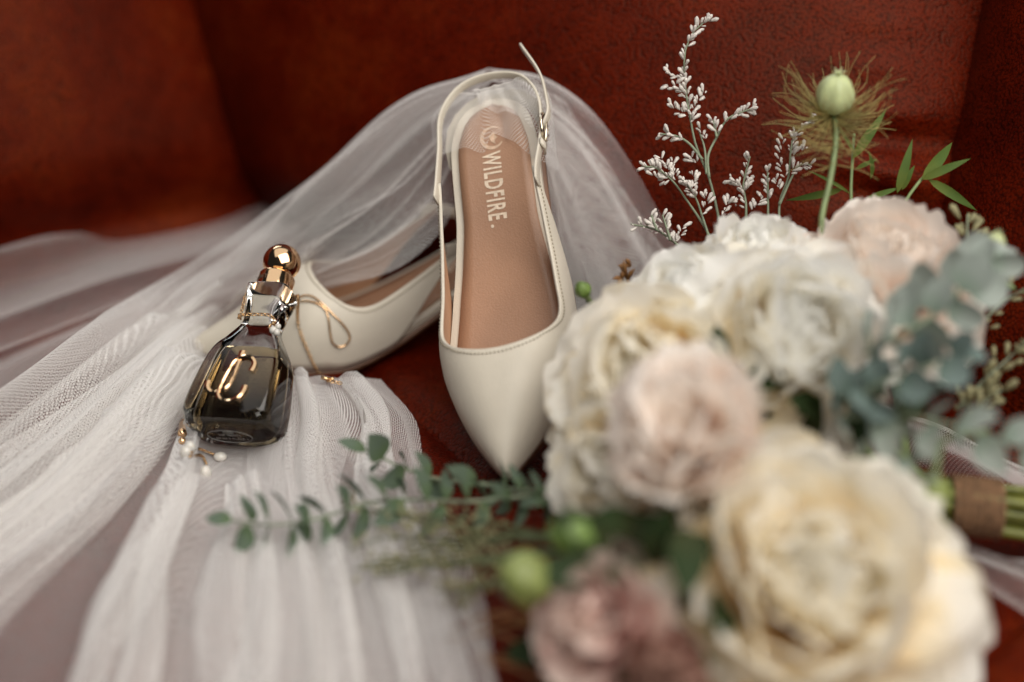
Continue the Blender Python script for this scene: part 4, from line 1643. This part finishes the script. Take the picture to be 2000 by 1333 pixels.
sp = [(l1[3:], 24), (dz([(1312, 350), (1300, 322), (1288, 305)], .760), 13), (dz([(1320, 352), (1316, 330), (1312, 312)], .760), 9), (dz([(1308, 350), (1290, 350), (1274, 342)], .760), 8), (l2[2:], 20), (dz([(1352, 370), (1356, 350), (1350, 338)], .758), 10),
      (dz([(1370, 420), (1380, 395), (1372, 378)], .758), 10), (l3[1:], 18), (dz([(1283, 450), (1272, 430), (1270, 418)], .752), 8), (dz([(1310, 470), (1298, 440), (1294, 420)], .752), 10), (dz([(1318, 475), (1330, 455), (1336, 440)], .752), 9)]
statice([l1, l2, l3, dz([(1283, 450), (1272, 420)], .752), dz([(1310, 470), (1294, 420)], .752)], sp, M_BUDW, 'low white statice sprig in front of the sheer veil', .0040, seed=70)
r1 = dz([(1530, 520), (1522, 402), (1540, 345), (1544, 300), (1552, 265), (1592, 228)], .752)
r2 = dz([(1456, 470), (1457, 400), (1452, 360), (1465, 306)], .755)
r3 = dz([(1500, 470), (1500, 390), (1499, 330)], .756)
sp = [(r1[3:], 24), (dz([(1540, 340), (1560, 325), (1585, 322)], .752), 13), (dz([(1545, 310), (1560, 295), (1576, 288)], .752), 10), (dz([(1535, 350), (1525, 320), (1530, 268)], .752), 12), (dz([(1522, 370), (1515, 350)], .752), 6), (r2[1:], 16),
      (dz([(1455, 375), (1440, 358), (1426, 350)], .755), 10), (dz([(1458, 370), (1466, 350)], .755), 7), (r3[1:], 12), (dz([(1410, 420), (1425, 395), (1446, 400)], .757), 12), (dz([(1470, 410), (1485, 392), (1490, 380)], .757), 9)]
statice([r1, r2, r3, dz([(1522, 400), (1560, 325), (1585, 322)], .752)], sp, M_BUDW, 'white statice sprig between the tall sprig and the threaded pod', .0040, seed=90)
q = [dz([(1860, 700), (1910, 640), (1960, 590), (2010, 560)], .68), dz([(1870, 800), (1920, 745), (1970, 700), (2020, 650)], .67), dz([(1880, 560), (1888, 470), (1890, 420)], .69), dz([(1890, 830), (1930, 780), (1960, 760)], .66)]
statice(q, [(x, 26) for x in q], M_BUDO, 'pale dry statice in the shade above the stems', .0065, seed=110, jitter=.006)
q = [[G(1080, 1050, 0.042), G(960, 1020, 0.038), G(840, 1010, 0.034), G(740, 1000, 0.030), G(665, 985, 0.028)],
     [G(1080, 1060, 0.042), G(960, 1050, 0.036), G(860, 1060, 0.032), G(760, 1050, 0.030), G(680, 1075, 0.028)],
     [G(1080, 1080, 0.040), G(970, 1090, 0.034), G(880, 1105, 0.030), G(780, 1110, 0.028), G(690, 1112, 0.026)],
     [G(1090, 1090, 0.040), G(1000, 1130, 0.032), G(930, 1150, 0.028), G(870, 1160, 0.026)],
     [G(960, 1050, 0.037), G(900, 1030, 0.036), G(830, 1030, 0.034), G(790, 1005, 0.034)],
     [G(970, 1090, 0.034), G(920, 1140, 0.028), G(900, 1190, 0.024)]]
rq = random.Random(77)
for _ in range(9):
    y0 = rq.uniform(1035, 1120)
    y1 = y0 + rq.uniform(-60, 70)
    x1 = rq.uniform(690, 900)
    q.append([G(1090, y0, .036), G(1000, y0 + (y1 - y0) * .25, .034), G((1000 + x1) / 2, y0 + (y1 - y0) * .6 + rq.uniform(-12, 12), .031), G(x1, y1, .027)])
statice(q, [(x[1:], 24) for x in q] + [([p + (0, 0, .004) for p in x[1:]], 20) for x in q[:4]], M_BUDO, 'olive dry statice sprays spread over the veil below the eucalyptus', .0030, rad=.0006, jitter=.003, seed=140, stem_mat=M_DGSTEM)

# dry brown twigs at the bottom
tw = []
for k in range(22):
    b = G(rnd.uniform(1050, 1180), rnd.uniform(1180, 1400), .012)
    e = b + np.array((-rnd.uniform(.015, .05), rnd.uniform(-.02, .03), rnd.uniform(.0, .015)))
    m_ = (b + e) / 2 + np.array((0, 0, rnd.uniform(.0, .012)))
    tw.append(tube(catmull([b, m_, e], 10), np.linspace(.0009, .0004, 10), 5))
t_ = bobj('dry_twigs', *join(tw), M_DRY, kind='stuff')
t_['label'] = 'brown dry twigs on the seat under the roses'
s_ = [tube(catmull([D(1270, 640, .70), D(1232, 560, .72), D(1212, 520, .725)], 8), .0007, 5)]
for a, b in (((1215, 545), (1196, 545)), ((1215, 545), (1204, 560)), ((1222, 540), (1218, 508)), ((1225, 545), (1240, 525)), ((1230, 520), (1206, 520)), ((1230, 520), (1222, 505)), ((1215, 548), (1215, 530))):
    s_.append(tube([D(*a, .722), D((a[0] + b[0]) / 2, (a[1] + b[1]) / 2 - 2, .720), D(*b, .718)], [.0010, .0013, .0002], 5))
o = bobj('dry_star_twig', *join(s_), M_DRY)
o['label'] = 'tiny brown star-shaped dry flower beside the shoe'

# ---- binding and cut stems
axT = norm(np.array((1.0, -.16, -.03)))
Fm = frame(axT)
rad_t = .0125
hp = []
turns, per = 7, 26
for i in range(turns * per + 1):
    th = 2 * math.pi * i / per
    x = (i / (turns * per) - .5) * .0225
    hp.append(TW + axT * x + Fm @ np.array((rad_t * math.cos(th), rad_t * math.sin(th), 0)))
bobj('twine_binding', *tube(np.array(hp), .00178, 7), M_TWINE)
for k in range(15):
    th = 2.4 * k
    rr = rad_t * .88 * math.sqrt((k + .5) / 15)
    o2 = Fm @ np.array((rr * math.cos(th), rr * math.sin(th), 0))
    a = TW - axT * .03 + o2 * .95
    b = TW + o2
    c_ = TW + axT * .16 + o2 * 1.5 + np.array((0, rnd.uniform(-.01, .01), -.006))
    c_[2] = max(c_[2], .006)
    bobj('cut_stem', *tube(catmull([a, b, c_], 10), rnd.uniform(.0020, .0030), 7), M_STALK)
